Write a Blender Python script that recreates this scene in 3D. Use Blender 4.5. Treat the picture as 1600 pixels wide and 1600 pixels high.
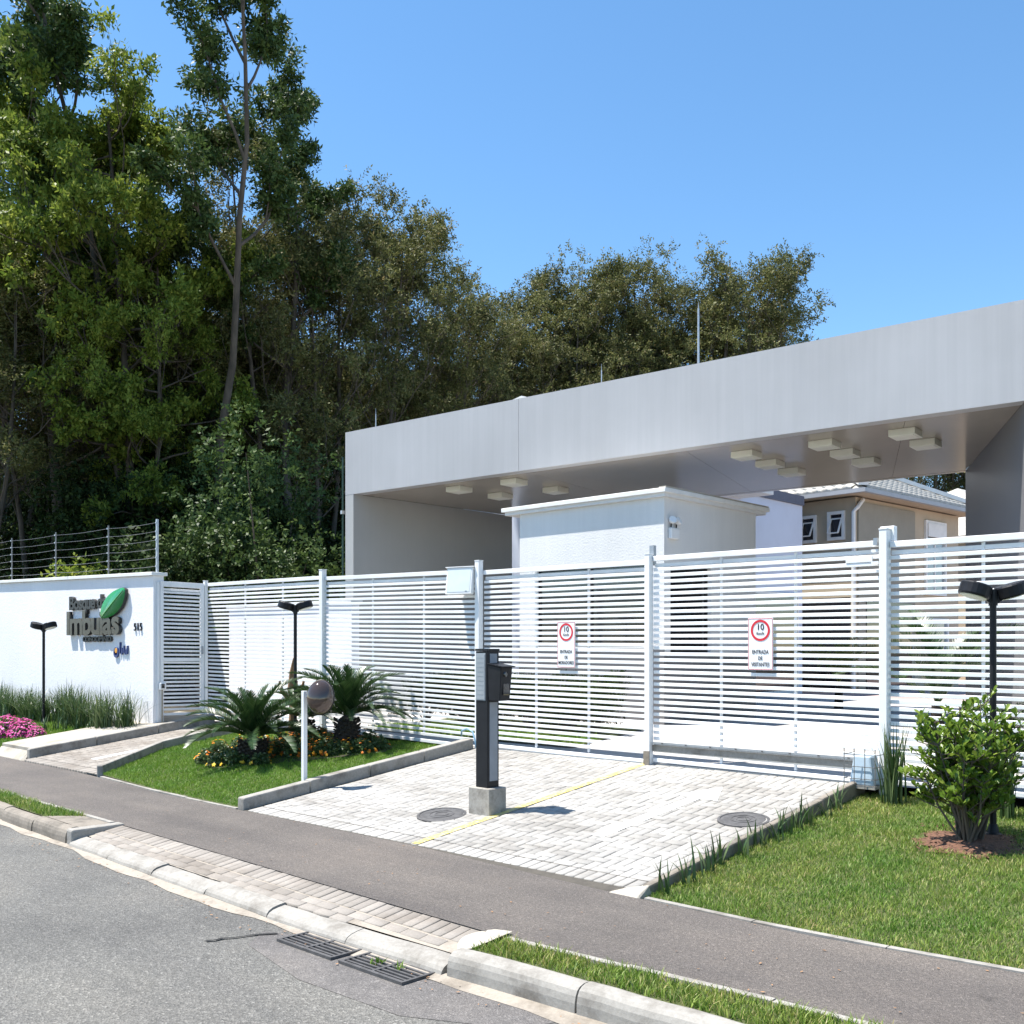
import bpy, bmesh, math, random
import numpy as np
from mathutils import Vector, Matrix
for o in list(bpy.data.objects): bpy.data.objects.remove(o)
SC = bpy.context.scene
COL = SC.collection
R = math.radians
random.seed(7)
EYE = 1.84

# ------------------------------------------------------------------ camera, sky, sun, exposure
cd = bpy.data.cameras.new('camera'); cam = bpy.data.objects.new('camera', cd); COL.objects.link(cam)
cam.location = (0, 0, EYE)
cam.rotation_euler = (R(90), 0, R(43.4))
cd.sensor_fit = 'HORIZONTAL'; cd.sensor_width = 36.0
cd.lens = 36.0 * 1570.0 / 1600.0
cd.shift_y = 213.0 / 1600.0
cd.clip_start = 0.05; cd.clip_end = 2000
SC.camera = cam
SUNV = Vector((-0.46, -0.33, 1.33)).normalized()          # towards the sun
W = bpy.data.worlds.new('World'); SC.world = W; W.use_nodes = True
wn = W.node_tree.nodes; wl = W.node_tree.links
bg = wn['Background']
sky = wn.new('ShaderNodeTexSky'); sky.sky_type = 'NISHITA'; sky.sun_disc = False
sky.sun_elevation = math.asin(SUNV.z)
sky.sun_rotation = math.atan2(SUNV.x, SUNV.y)
sky.altitude = 900; sky.air_density = 1.0; sky.dust_density = 0.15; sky.ozone_density = 1.6
hsv = wn.new('ShaderNodeHueSaturation'); hsv.inputs['Hue'].default_value = 0.494; hsv.inputs['Saturation'].default_value = 1.16       # clear dry blue, the same all over the sky
wl.new(sky.outputs[0], hsv.inputs['Color']); wl.new(hsv.outputs[0], bg.inputs[0]); bg.inputs[1].default_value = 0.106
sd = bpy.data.lights.new('sun', 'SUN'); sun = bpy.data.objects.new('sun', sd); COL.objects.link(sun)
sd.energy = 4.6; sd.angle = R(0.53); sd.color = (1.0, 0.955, 0.89)
sun.rotation_euler = SUNV.to_track_quat('Z', 'Y').to_euler()
sun.location = (0, 0, 30)
vs = SC.view_settings
vs.view_transform = 'Standard'; vs.look = 'None'; vs.exposure = 1.25; vs.gamma = 1.0; vs.use_curve_mapping = False
SC.cycles.max_bounces = 8; SC.cycles.diffuse_bounces = 4; SC.cycles.transparent_max_bounces = 8

# ------------------------------------------------------------------ materials
MATS = {}
def new_mat(name):
    m = bpy.data.materials.new(name); m.use_nodes = True
    MATS[name] = m
    return m, m.node_tree.nodes, m.node_tree.links, m.node_tree.nodes['Principled BSDF']
def ramp(nt, stops):
    r = nt.new('ShaderNodeValToRGB'); e = r.color_ramp.elements
    while len(e) < len(stops): e.new(0.5)
    for i, (p, c) in enumerate(stops):
        e[i].position = p; e[i].color = (c[0], c[1], c[2], 1)
    return r
def coords(nt, ln, scale=(1, 1, 1), kind='Object'):
    t = nt.new('ShaderNodeTexCoord'); mp = nt.new('ShaderNodeMapping')
    ln.new(t.outputs[kind], mp.inputs[0]); mp.inputs['Scale'].default_value = scale
    return mp
def noise(nt, ln, src, scale, detail=4, rough=0.55):
    n = nt.new('ShaderNodeTexNoise'); n.inputs['Scale'].default_value = scale
    n.inputs['Detail'].default_value = detail; n.inputs['Roughness'].default_value = rough
    ln.new(src.outputs[0], n.inputs['Vector']); return n
def mix(nt, ln, kind, fac, a, b):
    m = nt.new('ShaderNodeMix'); m.data_type = 'RGBA'; m.blend_type = kind
    for s, v in ((0, fac), (6, a), (7, b)):
        if hasattr(v, 'links') or hasattr(v, 'is_linked'): ln.new(v, m.inputs[s])
        elif s == 0: m.inputs[0].default_value = v
        else: m.inputs[s].default_value = (v[0], v[1], v[2], 1)
    return m.outputs[2]
def bump(nt, ln, h, strength, dist, p):
    b = nt.new('ShaderNodeBump'); b.inputs['Strength'].default_value = strength; b.inputs['Distance'].default_value = dist
    ln.new(h, b.inputs['Height']); ln.new(b.outputs[0], p.inputs['Normal']); return b
def world_pos(nt):
    return nt.new('ShaderNodeNewGeometry')

def simple(name, col, rough=0.5, var=0.12, scale=6.0, metal=0.0, bumps=0.0, bscale=60.0, spec=0.5, stretch=(1, 1, 1)):
    """paint / metal / plaster: base colour with soft mottling and fine relief"""
    m, nt, ln, p = new_mat(name)
    g = world_pos(nt); mp = nt.new('ShaderNodeMapping'); ln.new(g.outputs['Position'], mp.inputs[0])
    mp.inputs['Scale'].default_value = stretch
    n = noise(nt, ln, mp, scale)
    d = tuple(c * (1 - var) for c in col); u = tuple(min(1, c * (1 + var * 0.6)) for c in col)
    r = ramp(nt, [(0.3, d), (0.7, u)]); ln.new(n.outputs[0], r.inputs[0]); ln.new(r.outputs[0], p.inputs['Base Color'])
    p.inputs['Roughness'].default_value = rough; p.inputs['Metallic'].default_value = metal
    p.inputs['Specular IOR Level'].default_value = spec
    if bumps > 0:
        n2 = noise(nt, ln, mp, bscale, 3); bump(nt, ln, n2.outputs[0], bumps, 0.004, p)
    return m

simple('white_metal', (0.79, 0.79, 0.785), 0.38, 0.10, 2.2, stretch=(1, 1, .35))
simple('white_frame', (0.78, 0.78, 0.77), 0.45, 0.05, 3.0)
simple('black_metal', (0.013, 0.0135, 0.016), 0.45, 0.25, 9.0, spec=0.25)
simple('grey_metal', (0.36, 0.38, 0.40), 0.42, 0.12, 5.0, metal=0.6)
simple('grey_plastic', (0.22, 0.24, 0.27), 0.45, 0.1, 8.0)
simple('pale_plastic', (0.60, 0.65, 0.64), 0.35, 0.06, 6.0)
simple('motor_plastic', (0.42, 0.52, 0.60), 0.4, 0.1, 8.0)
simple('iron', (0.105, 0.102, 0.102), 0.6, 0.35, 14.0, metal=0.4, bumps=0.4, bscale=90)
simple('dark_void', (0.012, 0.012, 0.012), 0.9, 0.2)
simple('wire', (0.22, 0.21, 0.20), 0.45, 0.1, metal=0.6)
simple('sign_white', (0.82, 0.82, 0.82), 0.4, 0.02)
simple('sign_red', (0.62, 0.02, 0.035), 0.4, 0.05)
simple('ink', (0.012, 0.012, 0.018), 0.5, 0.1)
simple('letter_side', (0.03, 0.029, 0.026), 0.5, 0.2)
simple('letter_face', (0.095, 0.088, 0.068), 0.42, 0.12, 8, metal=0.3)
simple('leaf_green', (0.018, 0.22, 0.06), 0.22, 0.15, 5)
simple('leaf_vein', (0.10, 0.38, 0.13), 0.25, 0.1, 5)
simple('logo_orange', (0.70, 0.32, 0.03), 0.4, 0.05)
simple('logo_blue', (0.02, 0.04, 0.16), 0.4, 0.05)
simple('roof_white', (0.74, 0.73, 0.70), 0.6, 0.08, 4)
simple('gutter_grey', (0.33, 0.34, 0.36), 0.45, 0.08, 4)
simple('house_beige', (0.44, 0.365, 0.265), 0.8, 0.07, 2.0, bumps=0.15)
simple('house_brown', (0.27, 0.25, 0.20), 0.8, 0.08, 2.5, bumps=0.15)
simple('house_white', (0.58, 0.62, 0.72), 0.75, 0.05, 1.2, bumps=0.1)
simple('slate_band', (0.10, 0.11, 0.15), 0.6, 0.1)
simple('roof_tile', (0.40, 0.385, 0.35), 0.75, 0.2, 9)
simple('bark', (0.105, 0.085, 0.065), 0.9, 0.45, 5, bumps=0.8, bscale=16, stretch=(1, 1, 0.25))
simple('bark_pale', (0.20, 0.18, 0.145), 0.9, 0.4, 5, bumps=0.8, bscale=16, stretch=(1, 1, 0.25))
simple('palm_trunk', (0.038, 0.030, 0.023), 0.95, 0.5, 25, bumps=1.0, bscale=45)
simple('dead_wood', (0.30, 0.17, 0.085), 0.9, 0.4, 18, bumps=0.8, bscale=40)
simple('light_diffuser', (0.66, 0.65, 0.56), 0.45, 0.03)
simple('blue_hose', (0.20, 0.34, 0.45), 0.4, 0.1)
simple('rod_metal', (0.50, 0.52, 0.54), 0.4, 0.1, metal=0.5)
simple('green_pole', (0.02, 0.06, 0.045), 0.5, 0.1)

def plaster(name, col, rough, streak, grain, dirt=(0.5, 0.45, 0.38)):
    """painted render: broad mottling, vertical rain streaks, grainy relief"""
    m, nt, ln, p = new_mat(name)
    g = world_pos(nt)
    a = nt.new('ShaderNodeMapping'); ln.new(g.outputs['Position'], a.inputs[0]); a.inputs['Scale'].default_value = (5.5, 5.5, 0.16)
    b = nt.new('ShaderNodeMapping'); ln.new(g.outputs['Position'], b.inputs[0])
    s = noise(nt, ln, a, 1.6, 5, 0.65); q = noise(nt, ln, b, 0.55, 4)
    r1 = ramp(nt, [(0.30, tuple(c * (1 - streak) for c in col)), (0.66, col)]); ln.new(s.outputs[0], r1.inputs[0])
    r2 = ramp(nt, [(0.25, (0.90, 0.895, 0.89)), (0.75, (1.03, 1.03, 1.03))]); ln.new(q.outputs[0], r2.inputs[0])
    c = mix(nt, ln, 'MULTIPLY', 1.0, r1.outputs[0], r2.outputs[0])
    ln.new(c, p.inputs['Base Color']); p.inputs['Roughness'].default_value = rough
    n = noise(nt, ln, b, 30 if grain > 0.3 else 24, 4); bump(nt, ln, n.outputs[0], grain, 0.007 if grain > 0.3 else 0.006, p)
    return m
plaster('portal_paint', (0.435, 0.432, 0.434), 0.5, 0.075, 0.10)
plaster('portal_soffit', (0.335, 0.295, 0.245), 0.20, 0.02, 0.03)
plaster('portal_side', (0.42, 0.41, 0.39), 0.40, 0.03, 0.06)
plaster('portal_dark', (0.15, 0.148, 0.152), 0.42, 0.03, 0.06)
plaster('white_render', (0.82, 0.81, 0.82), 0.8, 0.035, 0.75)
plaster('guard_render', (0.72, 0.71, 0.69), 0.8, 0.05, 0.7)

def glass(name, tint):
    m, nt, ln, p = new_mat(name)
    p.inputs['Base Color'].default_value = (*tint, 1); p.inputs['Roughness'].default_value = 0.06
    p.inputs['Specular IOR Level'].default_value = 0.9
    g = world_pos(nt); n = noise(nt, ln, g, 1.3, 2); bump(nt, ln, n.outputs[0], 0.05, 0.02, p)
glass('dark_glass', (0.010, 0.012, 0.016)); glass('pale_glass', (0.22, 0.26, 0.28)); glass('dome_glass', (0.075, 0.052, 0.042))
MATS['dome_glass'].node_tree.nodes['Principled BSDF'].inputs['Metallic'].default_value = 0.35

def asphalt(name, dark, light, big, peb, bs, g3=14, lo=.84, hi=1.12):
    m, nt, ln, p = new_mat(name)
    g = world_pos(nt)
    v = nt.new('ShaderNodeTexVoronoi'); v.inputs['Scale'].default_value = peb; ln.new(g.outputs['Position'], v.inputs['Vector'])
    r = ramp(nt, [(0.0, dark), (0.55, tuple((a + b) / 2 for a, b in zip(dark, light))), (0.93, light), (1.0, tuple(min(1, c * 1.45) for c in light))])
    sp = nt.new('ShaderNodeSeparateColor'); ln.new(v.outputs['Color'], sp.inputs[0]); ln.new(sp.outputs[0], r.inputs[0])
    n1 = noise(nt, ln, g, big, 6, 0.6)
    r1 = ramp(nt, [(0.28, (0.72, 0.72, 0.73)), (0.5, (1.0, 1.0, 1.0)), (0.74, (1.24, 1.21, 1.17))]); ln.new(n1.outputs[0], r1.inputs[0])
    n3 = noise(nt, ln, g, g3, 5, 0.7)
    r3 = ramp(nt, [(0.32, (lo, lo, lo)), (0.68, (hi, hi, hi))]); ln.new(n3.outputs[0], r3.inputs[0])
    c = mix(nt, ln, 'MULTIPLY', 1.0, r.outputs[0], r1.outputs[0]); c = mix(nt, ln, 'MULTIPLY', 1.0, c, r3.outputs[0])
    mp = nt.new('ShaderNodeMapping'); ln.new(g.outputs['Position'], mp.inputs[0]); mp.inputs['Scale'].default_value = (0.22, 1.4, 1)      # wear running along the street
    n4 = noise(nt, ln, mp, 1.1, 5, 0.6); r4 = ramp(nt, [(0.34, (0.84, 0.84, 0.85)), (0.62, (1.08, 1.075, 1.06))]); ln.new(n4.outputs[0], r4.inputs[0])
    c = mix(nt, ln, 'MULTIPLY', 1.0, c, r4.outputs[0])
    n5 = noise(nt, ln, g, 2.6, 3, 0.5); r5 = ramp(nt, [(0.24, (0.72, 0.72, 0.72)), (0.31, (1.0, 1.0, 1.0))]); ln.new(n5.outputs[0], r5.inputs[0])
    c = mix(nt, ln, 'MULTIPLY', 1.0, c, r5.outputs[0])
    ln.new(c, p.inputs['Base Color']); p.inputs['Roughness'].default_value = 0.85
    ad = nt.new('ShaderNodeMath'); ad.operation = 'ADD'; ln.new(v.outputs['Distance'], ad.inputs[0]); ln.new(n3.outputs[0], ad.inputs[1])
    bump(nt, ln, ad.outputs[0], bs, 0.008, p)
asphalt('road_asphalt', (0.088, 0.086, 0.079), (0.165, 0.160, 0.147), 0.55, 85, 1.0, 48, .70, 1.25)
asphalt('path_asphalt', (0.086, 0.075, 0.067), (0.148, 0.129, 0.114), 0.6, 120, 0.9, 60, .74, 1.2)
asphalt('patch_asphalt', (0.085, 0.079, 0.076), (0.150, 0.140, 0.132), 1.2, 120, 0.6)

def concrete(name, col, stain, sc=2.2, rough=0.85, bs=0.35):
    m, nt, ln, p = new_mat(name)
    g = world_pos(nt)
    n1 = noise(nt, ln, g, sc, 7, 0.65); n2 = noise(nt, ln, g, 38, 4, 0.7)
    r1 = ramp(nt, [(0.30, stain), (0.52, col), (0.8, tuple(min(1, c * 1.12) for c in col))]); ln.new(n1.outputs[0], r1.inputs[0])
    r2 = ramp(nt, [(0.3, (0.84, 0.83, 0.82)), (0.65, (1.05, 1.05, 1.05))]); ln.new(n2.outputs[0], r2.inputs[0])
    c = mix(nt, ln, 'MULTIPLY', 1.0, r1.outputs[0], r2.outputs[0]); ln.new(c, p.inputs['Base Color'])
    p.inputs['Roughness'].default_value = rough; bump(nt, ln, n2.outputs[0], bs, 0.006, p)
concrete('kerb_concrete', (0.285, 0.27, 0.243), (0.145, 0.130, 0.11), 3.4)
concrete('kerb_dirt_shade', (0.215, 0.188, 0.155), (0.10, 0.088, 0.07), 3.5)
concrete('gutter_cement', (0.30, 0.265, 0.22), (0.17, 0.145, 0.115), 4)
concrete('walk_concrete', (0.38, 0.35, 0.295), (0.25, 0.22, 0.17), 1.8)
concrete('block_concrete', (0.32, 0.30, 0.265), (0.17, 0.15, 0.125), 7)
concrete('yard_concrete', (0.46, 0.44, 0.42), (0.34, 0.32, 0.30), 0.8)
concrete('pink_paving', (0.40, 0.31, 0.29), (0.33, 0.26, 0.24), 0.8)

def brick_mat(name, a, b, stain):
    """concrete pavers: every piece its own tone, tyre dirt across the field"""
    m, nt, ln, p = new_mat(name)
    oi = nt.new('ShaderNodeObjectInfo'); g = world_pos(nt)
    ad = nt.new('ShaderNodeMath'); ad.operation = 'ADD'; ln.new(oi.outputs['Random'], ad.inputs[0]); ln.new(g.outputs['Random Per Island'], ad.inputs[1])
    fr = nt.new('ShaderNodeMath'); fr.operation = 'FRACT'; ln.new(ad.outputs[0], fr.inputs[0])
    r = ramp(nt, [(0.0, a), (0.6, b), (1.0, tuple(min(1, c * 1.1) for c in b))]); ln.new(fr.outputs[0], r.inputs[0])
    mp = nt.new('ShaderNodeMapping'); ln.new(g.outputs['Position'], mp.inputs[0]); mp.inputs['Scale'].default_value = (0.55, 1.5, 1)
    n1 = noise(nt, ln, mp, 1.3, 6, 0.65)
    r1 = ramp(nt, [(0.32, stain), (0.52, (0.96, 0.955, 0.95)), (0.7, (1.06, 1.06, 1.06))]); ln.new(n1.outputs[0], r1.inputs[0])
    n2 = noise(nt, ln, g, 60, 4, 0.7); r2 = ramp(nt, [(0.3, (0.84, 0.84, 0.84)), (0.7, (1.08, 1.08, 1.08))]); ln.new(n2.outputs[0], r2.inputs[0])
    c = mix(nt, ln, 'MULTIPLY', 1.0, r.outputs[0], r1.outputs[0]); c = mix(nt, ln, 'MULTIPLY', 1.0, c, r2.outputs[0])
    ln.new(c, p.inputs['Base Color']); p.inputs['Roughness'].default_value = 0.9
    bump(nt, ln, n2.outputs[0], 0.4, 0.004, p)
brick_mat('paver', (0.280, 0.270, 0.252), (0.342, 0.330, 0.308), (0.68, 0.66, 0.64))
brick_mat('paver_dirty', (0.225, 0.203, 0.178), (0.268, 0.243, 0.214), (0.72, 0.68, 0.64))
concrete('joint_sand', (0.075, 0.066, 0.053), (0.045, 0.04, 0.032), 6)
def paint_mat(name, col, wear):
    m, nt, ln, p = new_mat(name); g = world_pos(nt)
    n = noise(nt, ln, g, 22, 6, 0.7); r = ramp(nt, [(0.36, (0.34, 0.33, 0.30)), (0.36 + wear, col)]); ln.new(n.outputs[0], r.inputs[0])
    ln.new(r.outputs[0], p.inputs['Base Color']); p.inputs['Roughness'].default_value = 0.7
paint_mat('yellow_paint', (0.58, 0.46, 0.10), 0.20); paint_mat('white_paint', (0.74, 0.74, 0.72), 0.12)

def soil(name, a, b, sc):
    m, nt, ln, p = new_mat(name); g = world_pos(nt)
    n = noise(nt, ln, g, sc, 8, 0.7); r = ramp(nt, [(0.3, a), (0.7, b)]); ln.new(n.outputs[0], r.inputs[0])
    ln.new(r.outputs[0], p.inputs['Base Color']); p.inputs['Roughness'].default_value = 0.95
    bump(nt, ln, n.outputs[0], 0.8, 0.03, p)
soil('lawn_soil', (0.045, 0.070, 0.016), (0.105, 0.115, 0.040), 16)
soil('earth', (0.035, 0.028, 0.016), (0.085, 0.07, 0.045), 1.2)
soil('mulch', (0.045, 0.024, 0.015), (0.22, 0.105, 0.062), 34)
soil('dark_soil', (0.022, 0.017, 0.012), (0.06, 0.046, 0.034), 25)

def foliage(name, stops, trans=0.25, rough=0.5, patch=None, spec=0.35):
    """leaves: every leaf its own tone, some light passing through"""
    m, nt, ln, p = new_mat(name); g = world_pos(nt)
    oi = nt.new('ShaderNodeObjectInfo')
    ad = nt.new('ShaderNodeMath'); ad.operation = 'ADD'; ln.new(oi.outputs['Random'], ad.inputs[0]); ln.new(g.outputs['Random Per Island'], ad.inputs[1])
    fr = nt.new('ShaderNodeMath'); fr.operation = 'FRACT'; ln.new(ad.outputs[0], fr.inputs[0])
    r = ramp(nt, stops); ln.new(fr.outputs[0], r.inputs[0]); c = r.outputs[0]
    if patch:
        n = noise(nt, ln, g, patch[0], 4, 0.6); r2 = ramp(nt, [(0.35, patch[1]), (0.65, patch[2])]); ln.new(n.outputs[0], r2.inputs[0])
        c = mix(nt, ln, 'MULTIPLY', 1.0, c, r2.outputs[0])
    ln.new(c, p.inputs['Base Color']); p.inputs['Roughness'].default_value = rough; p.inputs['Specular IOR Level'].default_value = spec
    t = nt.new('ShaderNodeBsdfTranslucent'); ln.new(c, t.inputs[0])
    ms = nt.new('ShaderNodeMixShader'); ms.inputs[0].default_value = trans
    ln.new(p.outputs[0], ms.inputs[1]); ln.new(t.outputs[0], ms.inputs[2]); ln.new(ms.outputs[0], nt['Material Output'].inputs[0])
foliage('grass_blade', [(0.0, (0.075, 0.155, 0.020)), (0.45, (0.150, 0.255, 0.036)), (0.8, (0.245, 0.330, 0.070)), (1.0, (0.40, 0.37, 0.18))], 0.3, 0.5, (1.4, (0.80, 0.92, 0.75), (1.45, 1.15, 1.35)))
foliage('grass_fine', [(0.0, (0.090, 0.190, 0.018)), (0.6, (0.145, 0.265, 0.026)), (1.0, (0.22, 0.32, 0.058))], 0.3, 0.5, (1.2, (0.85, 0.95, 0.9), (1.2, 1.08, 1.1)))
foliage('leaf_bright', [(0.0, (0.080, 0.130, 0.020)), (0.5, (0.190, 0.255, 0.040)), (1.0, (0.300, 0.340, 0.072))], 0.40, 0.5, (0.35, (0.8, 0.85, 0.8), (1.15, 1.1, 1.0)), 0.15)
foliage('leaf_dark', [(0.0, (0.032, 0.060, 0.016)), (0.6, (0.065, 0.108, 0.028)), (1.0, (0.12, 0.165, 0.055))], 0.25, 0.5, (0.4, (0.8, 0.85, 0.85), (1.25, 1.2, 1.1)), 0.2)
foliage('leaf_olive', [(0.0, (0.060, 0.072, 0.022)), (0.5, (0.122, 0.134, 0.046)), (0.9, (0.180, 0.185, 0.075)), (1.0, (0.23, 0.18, 0.09))], 0.30, 0.55, (0.3, (0.8, 0.8, 0.8), (1.3, 1.25, 1.15)), 0.15)
foliage('leaf_under', [(0.0, (0.012, 0.024, 0.007)), (0.7, (0.028, 0.050, 0.014)), (1.0, (0.070, 0.105, 0.032))], 0.2, 0.6, (0.5, (0.6, 0.6, 0.6), (1.4, 1.35, 1.2)), 0.1)  # tones lowered to stand in for canopy shade over the undergrowth
foliage('leaf_bush', [(0.0, (0.080, 0.150, 0.018)), (0.6, (0.140, 0.225, 0.028)), (1.0, (0.27, 0.34, 0.06))], 0.36, 0.35, None, 0.4)
foliage('leaf_cycad', [(0.0, (0.020, 0.048, 0.014)), (0.7, (0.036, 0.076, 0.022)), (1.0, (0.075, 0.115, 0.04))], 0.14, 0.34, None, 0.4)
foliage('leaf_strap', [(0.0, (0.032, 0.068, 0.020)), (0.6, (0.065, 0.115, 0.034)), (1.0, (0.15, 0.19, 0.085))], 0.2, 0.35)
foliage('leaf_yellow', [(0.0, (0.12, 0.16, 0.03)), (1.0, (0.30, 0.32, 0.08))], 0.3, 0.4)
foliage('petal_magenta', [(0.0, (0.34, 0.015, 0.13)), (0.6, (0.60, 0.05, 0.30)), (1.0, (0.78, 0.22, 0.50))], 0.25, 0.6)
foliage('petal_orange', [(0.0, (0.60, 0.13, 0.008)), (0.5, (0.80, 0.25, 0.012)), (1.0, (0.85, 0.45, 0.03))], 0.25, 0.6)
foliage('petal_yellow', [(0.0, (0.75, 0.42, 0.02)), (1.0, (0.88, 0.62, 0.06))], 0.25, 0.6)
M = MATS

# ------------------------------------------------------------------ helpers
def tag(o, label=None, cat=None, group=None, kind=None):
    if label: o['label'] = label
    if cat: o['category'] = cat
    if group: o['group'] = group
    if kind: o['kind'] = kind
    return o
def empty(name, loc=(0, 0, 0), rz=0.0):
    o = bpy.data.objects.new(name, None); COL.objects.link(o); o.location = loc; o.rotation_euler = (0, 0, rz)
    o.empty_display_size = 0.1
    return o
def thing(name, label, cat, loc=(0, 0, 0), rz=0.0, group=None):
    return tag(empty(name, loc, rz), label, cat, group)
def struct(name, loc=(0, 0, 0)):
    return tag(empty(name, loc), kind='structure')
def link(name, me, mat, parent=None, loc=(0, 0, 0), rot=(0, 0, 0)):
    o = bpy.data.objects.new(name, me); COL.objects.link(o)
    if mat and not me.materials: me.materials.append(M[mat])
    o.location = loc; o.rotation_euler = rot
    if parent: o.parent = parent
    return o
def np_mesh(name, verts, faces, smooth=False):
    """verts (N,3), faces (M,3) or (M,4) arrays -> mesh, fast"""
    verts = np.asarray(verts, np.float32); faces = np.asarray(faces, np.int32)
    me = bpy.data.meshes.new(name); k = faces.shape[1]
    me.vertices.add(len(verts)); me.vertices.foreach_set('co', verts.ravel())
    me.loops.add(faces.size); me.loops.foreach_set('vertex_index', faces.ravel())
    me.polygons.add(len(faces))
    me.polygons.foreach_set('loop_start', np.arange(0, faces.size, k, dtype=np.int32))
    if smooth: me.polygons.foreach_set('use_smooth', np.ones(len(faces), bool))
    me.update(calc_edges=True); return me
class MB:
    def __init__(s): s.v = []; s.f = []
    def add(s, vs, fs):
        n = len(s.v); s.v += [tuple(v) for v in vs]; s.f += [tuple(i + n for i in f) for f in fs]; return s
    def box(s, x0, x1, y0, y1, z0, z1):
        return s.hexa([(x0, y0, z0), (x1, y0, z0), (x1, y1, z0), (x0, y1, z0), (x0, y0, z1), (x1, y0, z1), (x1, y1, z1), (x0, y1, z1)])
    def hexa(s, c):
        return s.add(c, [(3, 2, 1, 0), (4, 5, 6, 7), (0, 1, 5, 4), (1, 2, 6, 5), (2, 3, 7, 6), (3, 0, 4, 7)])
    def prism(s, poly, z0, z1):
        n = len(poly); c = [(x, y, z0) for x, y in poly] + [(x, y, z1) for x, y in poly]
        return s.add(c, [tuple(range(n - 1, -1, -1)), tuple(range(n, 2 * n))] + [(i, (i + 1) % n, n + (i + 1) % n, n + i) for i in range(n)])
    def bar(s, a, b, w, h=None, up=(0, 0, 1)):
        """square bar from a to b"""
        a = Vector(a); b = Vector(b); d = (b - a).normalized(); up = Vector(up)
        if abs(d.dot(up)) > 0.98: up = Vector((0, 1, 0))
        sx = d.cross(up).normalized() * (w / 2); sz = sx.cross(d).normalized() * ((h or w) / 2)
        c = [a - sx - sz, a + sx - sz, a + sx + sz, a - sx + sz, b - sx - sz, b + sx - sz, b + sx + sz, b - sx + sz]
        return s.add(c, [(3, 2, 1, 0), (4, 5, 6, 7), (0, 1, 5, 4), (1, 2, 6, 5), (2, 3, 7, 6), (3, 0, 4, 7)])
    def tube(s, pts, rad, n=8, cap=True):
        pts = [Vector(p) for p in pts]; rad = rad if isinstance(rad, (list, tuple)) else [rad] * len(pts)
        base = len(s.v); prev = None
        for i, p in enumerate(pts):
            d = (pts[min(i + 1, len(pts) - 1)] - pts[max(i - 1, 0)]).normalized()
            ref = Vector((1, 0, 0)) if abs(d.x) < 0.9 else Vector((0, 1, 0))
            if prev is None: u = d.cross(ref).normalized()
            else: u = (prev - d * prev.dot(d)).normalized()
            prev = u; w = d.cross(u)
            for k in range(n):
                t = 2 * math.pi * k / n
                s.v.append(tuple(p + (u * math.cos(t) + w * math.sin(t)) * rad[i]))
        for i in range(len(pts) - 1):
            for k in range(n):
                a = base + i * n + k; b = base + i * n + (k + 1) % n
                s.f.append((a, b, b + n, a + n))
        if cap:
            s.f.append(tuple(base + k for k in range(n - 1, -1, -1))); s.f.append(tuple(base + (len(pts) - 1) * n + k for k in range(n)))
        return s
    def lathe(s, prof, n=24, c=(0, 0, 0)):
        """prof list of (r, z) spun about z"""
        base = len(s.v)
        for r, z in prof:
            for k in range(n):
                t = 2 * math.pi * k / n; s.v.append((c[0] + r * math.cos(t), c[1] + r * math.sin(t), c[2] + z))
        for i in range(len(prof) - 1):
            for k in range(n):
                a = base + i * n + k; b = base + i * n + (k + 1) % n; s.f.append((a, b, b + n, a + n))
        s.f.append(tuple(base + k for k in range(n - 1, -1, -1))); s.f.append(tuple(base + (len(prof) - 1) * n + k for k in range(n)))
        return s
    def mesh(s, name, smooth=False, bevel=0.0, seg=1):
        me = bpy.data.meshes.new(name); me.from_pydata(s.v, [], s.f)
        if bevel > 0:
            bm = bmesh.new(); bm.from_mesh(me)
            bmesh.ops.recalc_face_normals(bm, faces=bm.faces)
            bmesh.ops.bevel(bm, geom=[e for e in bm.edges if len(e.link_faces) == 2 and e.calc_face_angle(0) > 0.5], offset=bevel, segments=seg, affect='EDGES', profile=0.5)
            bm.to_mesh(me); bm.free()
        else:
            bm = bmesh.new(); bm.from_mesh(me); bmesh.ops.recalc_face_normals(bm, faces=bm.faces); bm.to_mesh(me); bm.free()
        if smooth:
            for p in me.polygons: p.use_smooth = True
        me.update(); return me
    def build(s, name, mat, parent=None, bevel=0.0, smooth=False, loc=(0, 0, 0), rot=(0, 0, 0), seg=1):
        return link(name, s.mesh(name, smooth, bevel, seg), mat, parent, loc, rot)
def copy_tree(o, parent=None):
    c = o.copy(); COL.objects.link(c); c.parent = parent
    for ch in list(o.children): copy_tree(ch, c)
    return c
def lerp(a, b, t): return a + (b - a) * t
def pl(x, pts):
    """piecewise linear through pts sorted by x"""
    if x <= pts[0][0]: return pts[0][1]
    for (a, ya), (b, yb) in zip(pts, pts[1:]):
        if x <= b: return lerp(ya, yb, (x - a) / (b - a))
    return pts[-1][1]
def text_mesh(name, s, size, extrude, align='CENTER', bevel=0.0, bold=0.0):
    c = bpy.data.curves.new(name, 'FONT'); c.body = s; c.size = size; c.extrude = extrude; c.align_x = align; c.align_y = 'BOTTOM_BASELINE'
    c.bevel_depth = bevel; c.resolution_u = 3; c.offset = bold
    o = bpy.data.objects.new(name, c); COL.objects.link(o)
    dg = bpy.context.evaluated_depsgraph_get(); me = bpy.data.meshes.new_from_object(o.evaluated_get(dg))
    bpy.data.objects.remove(o); me.name = name
    return me
def xform(me, mat): me.transform(mat); return me

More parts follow.
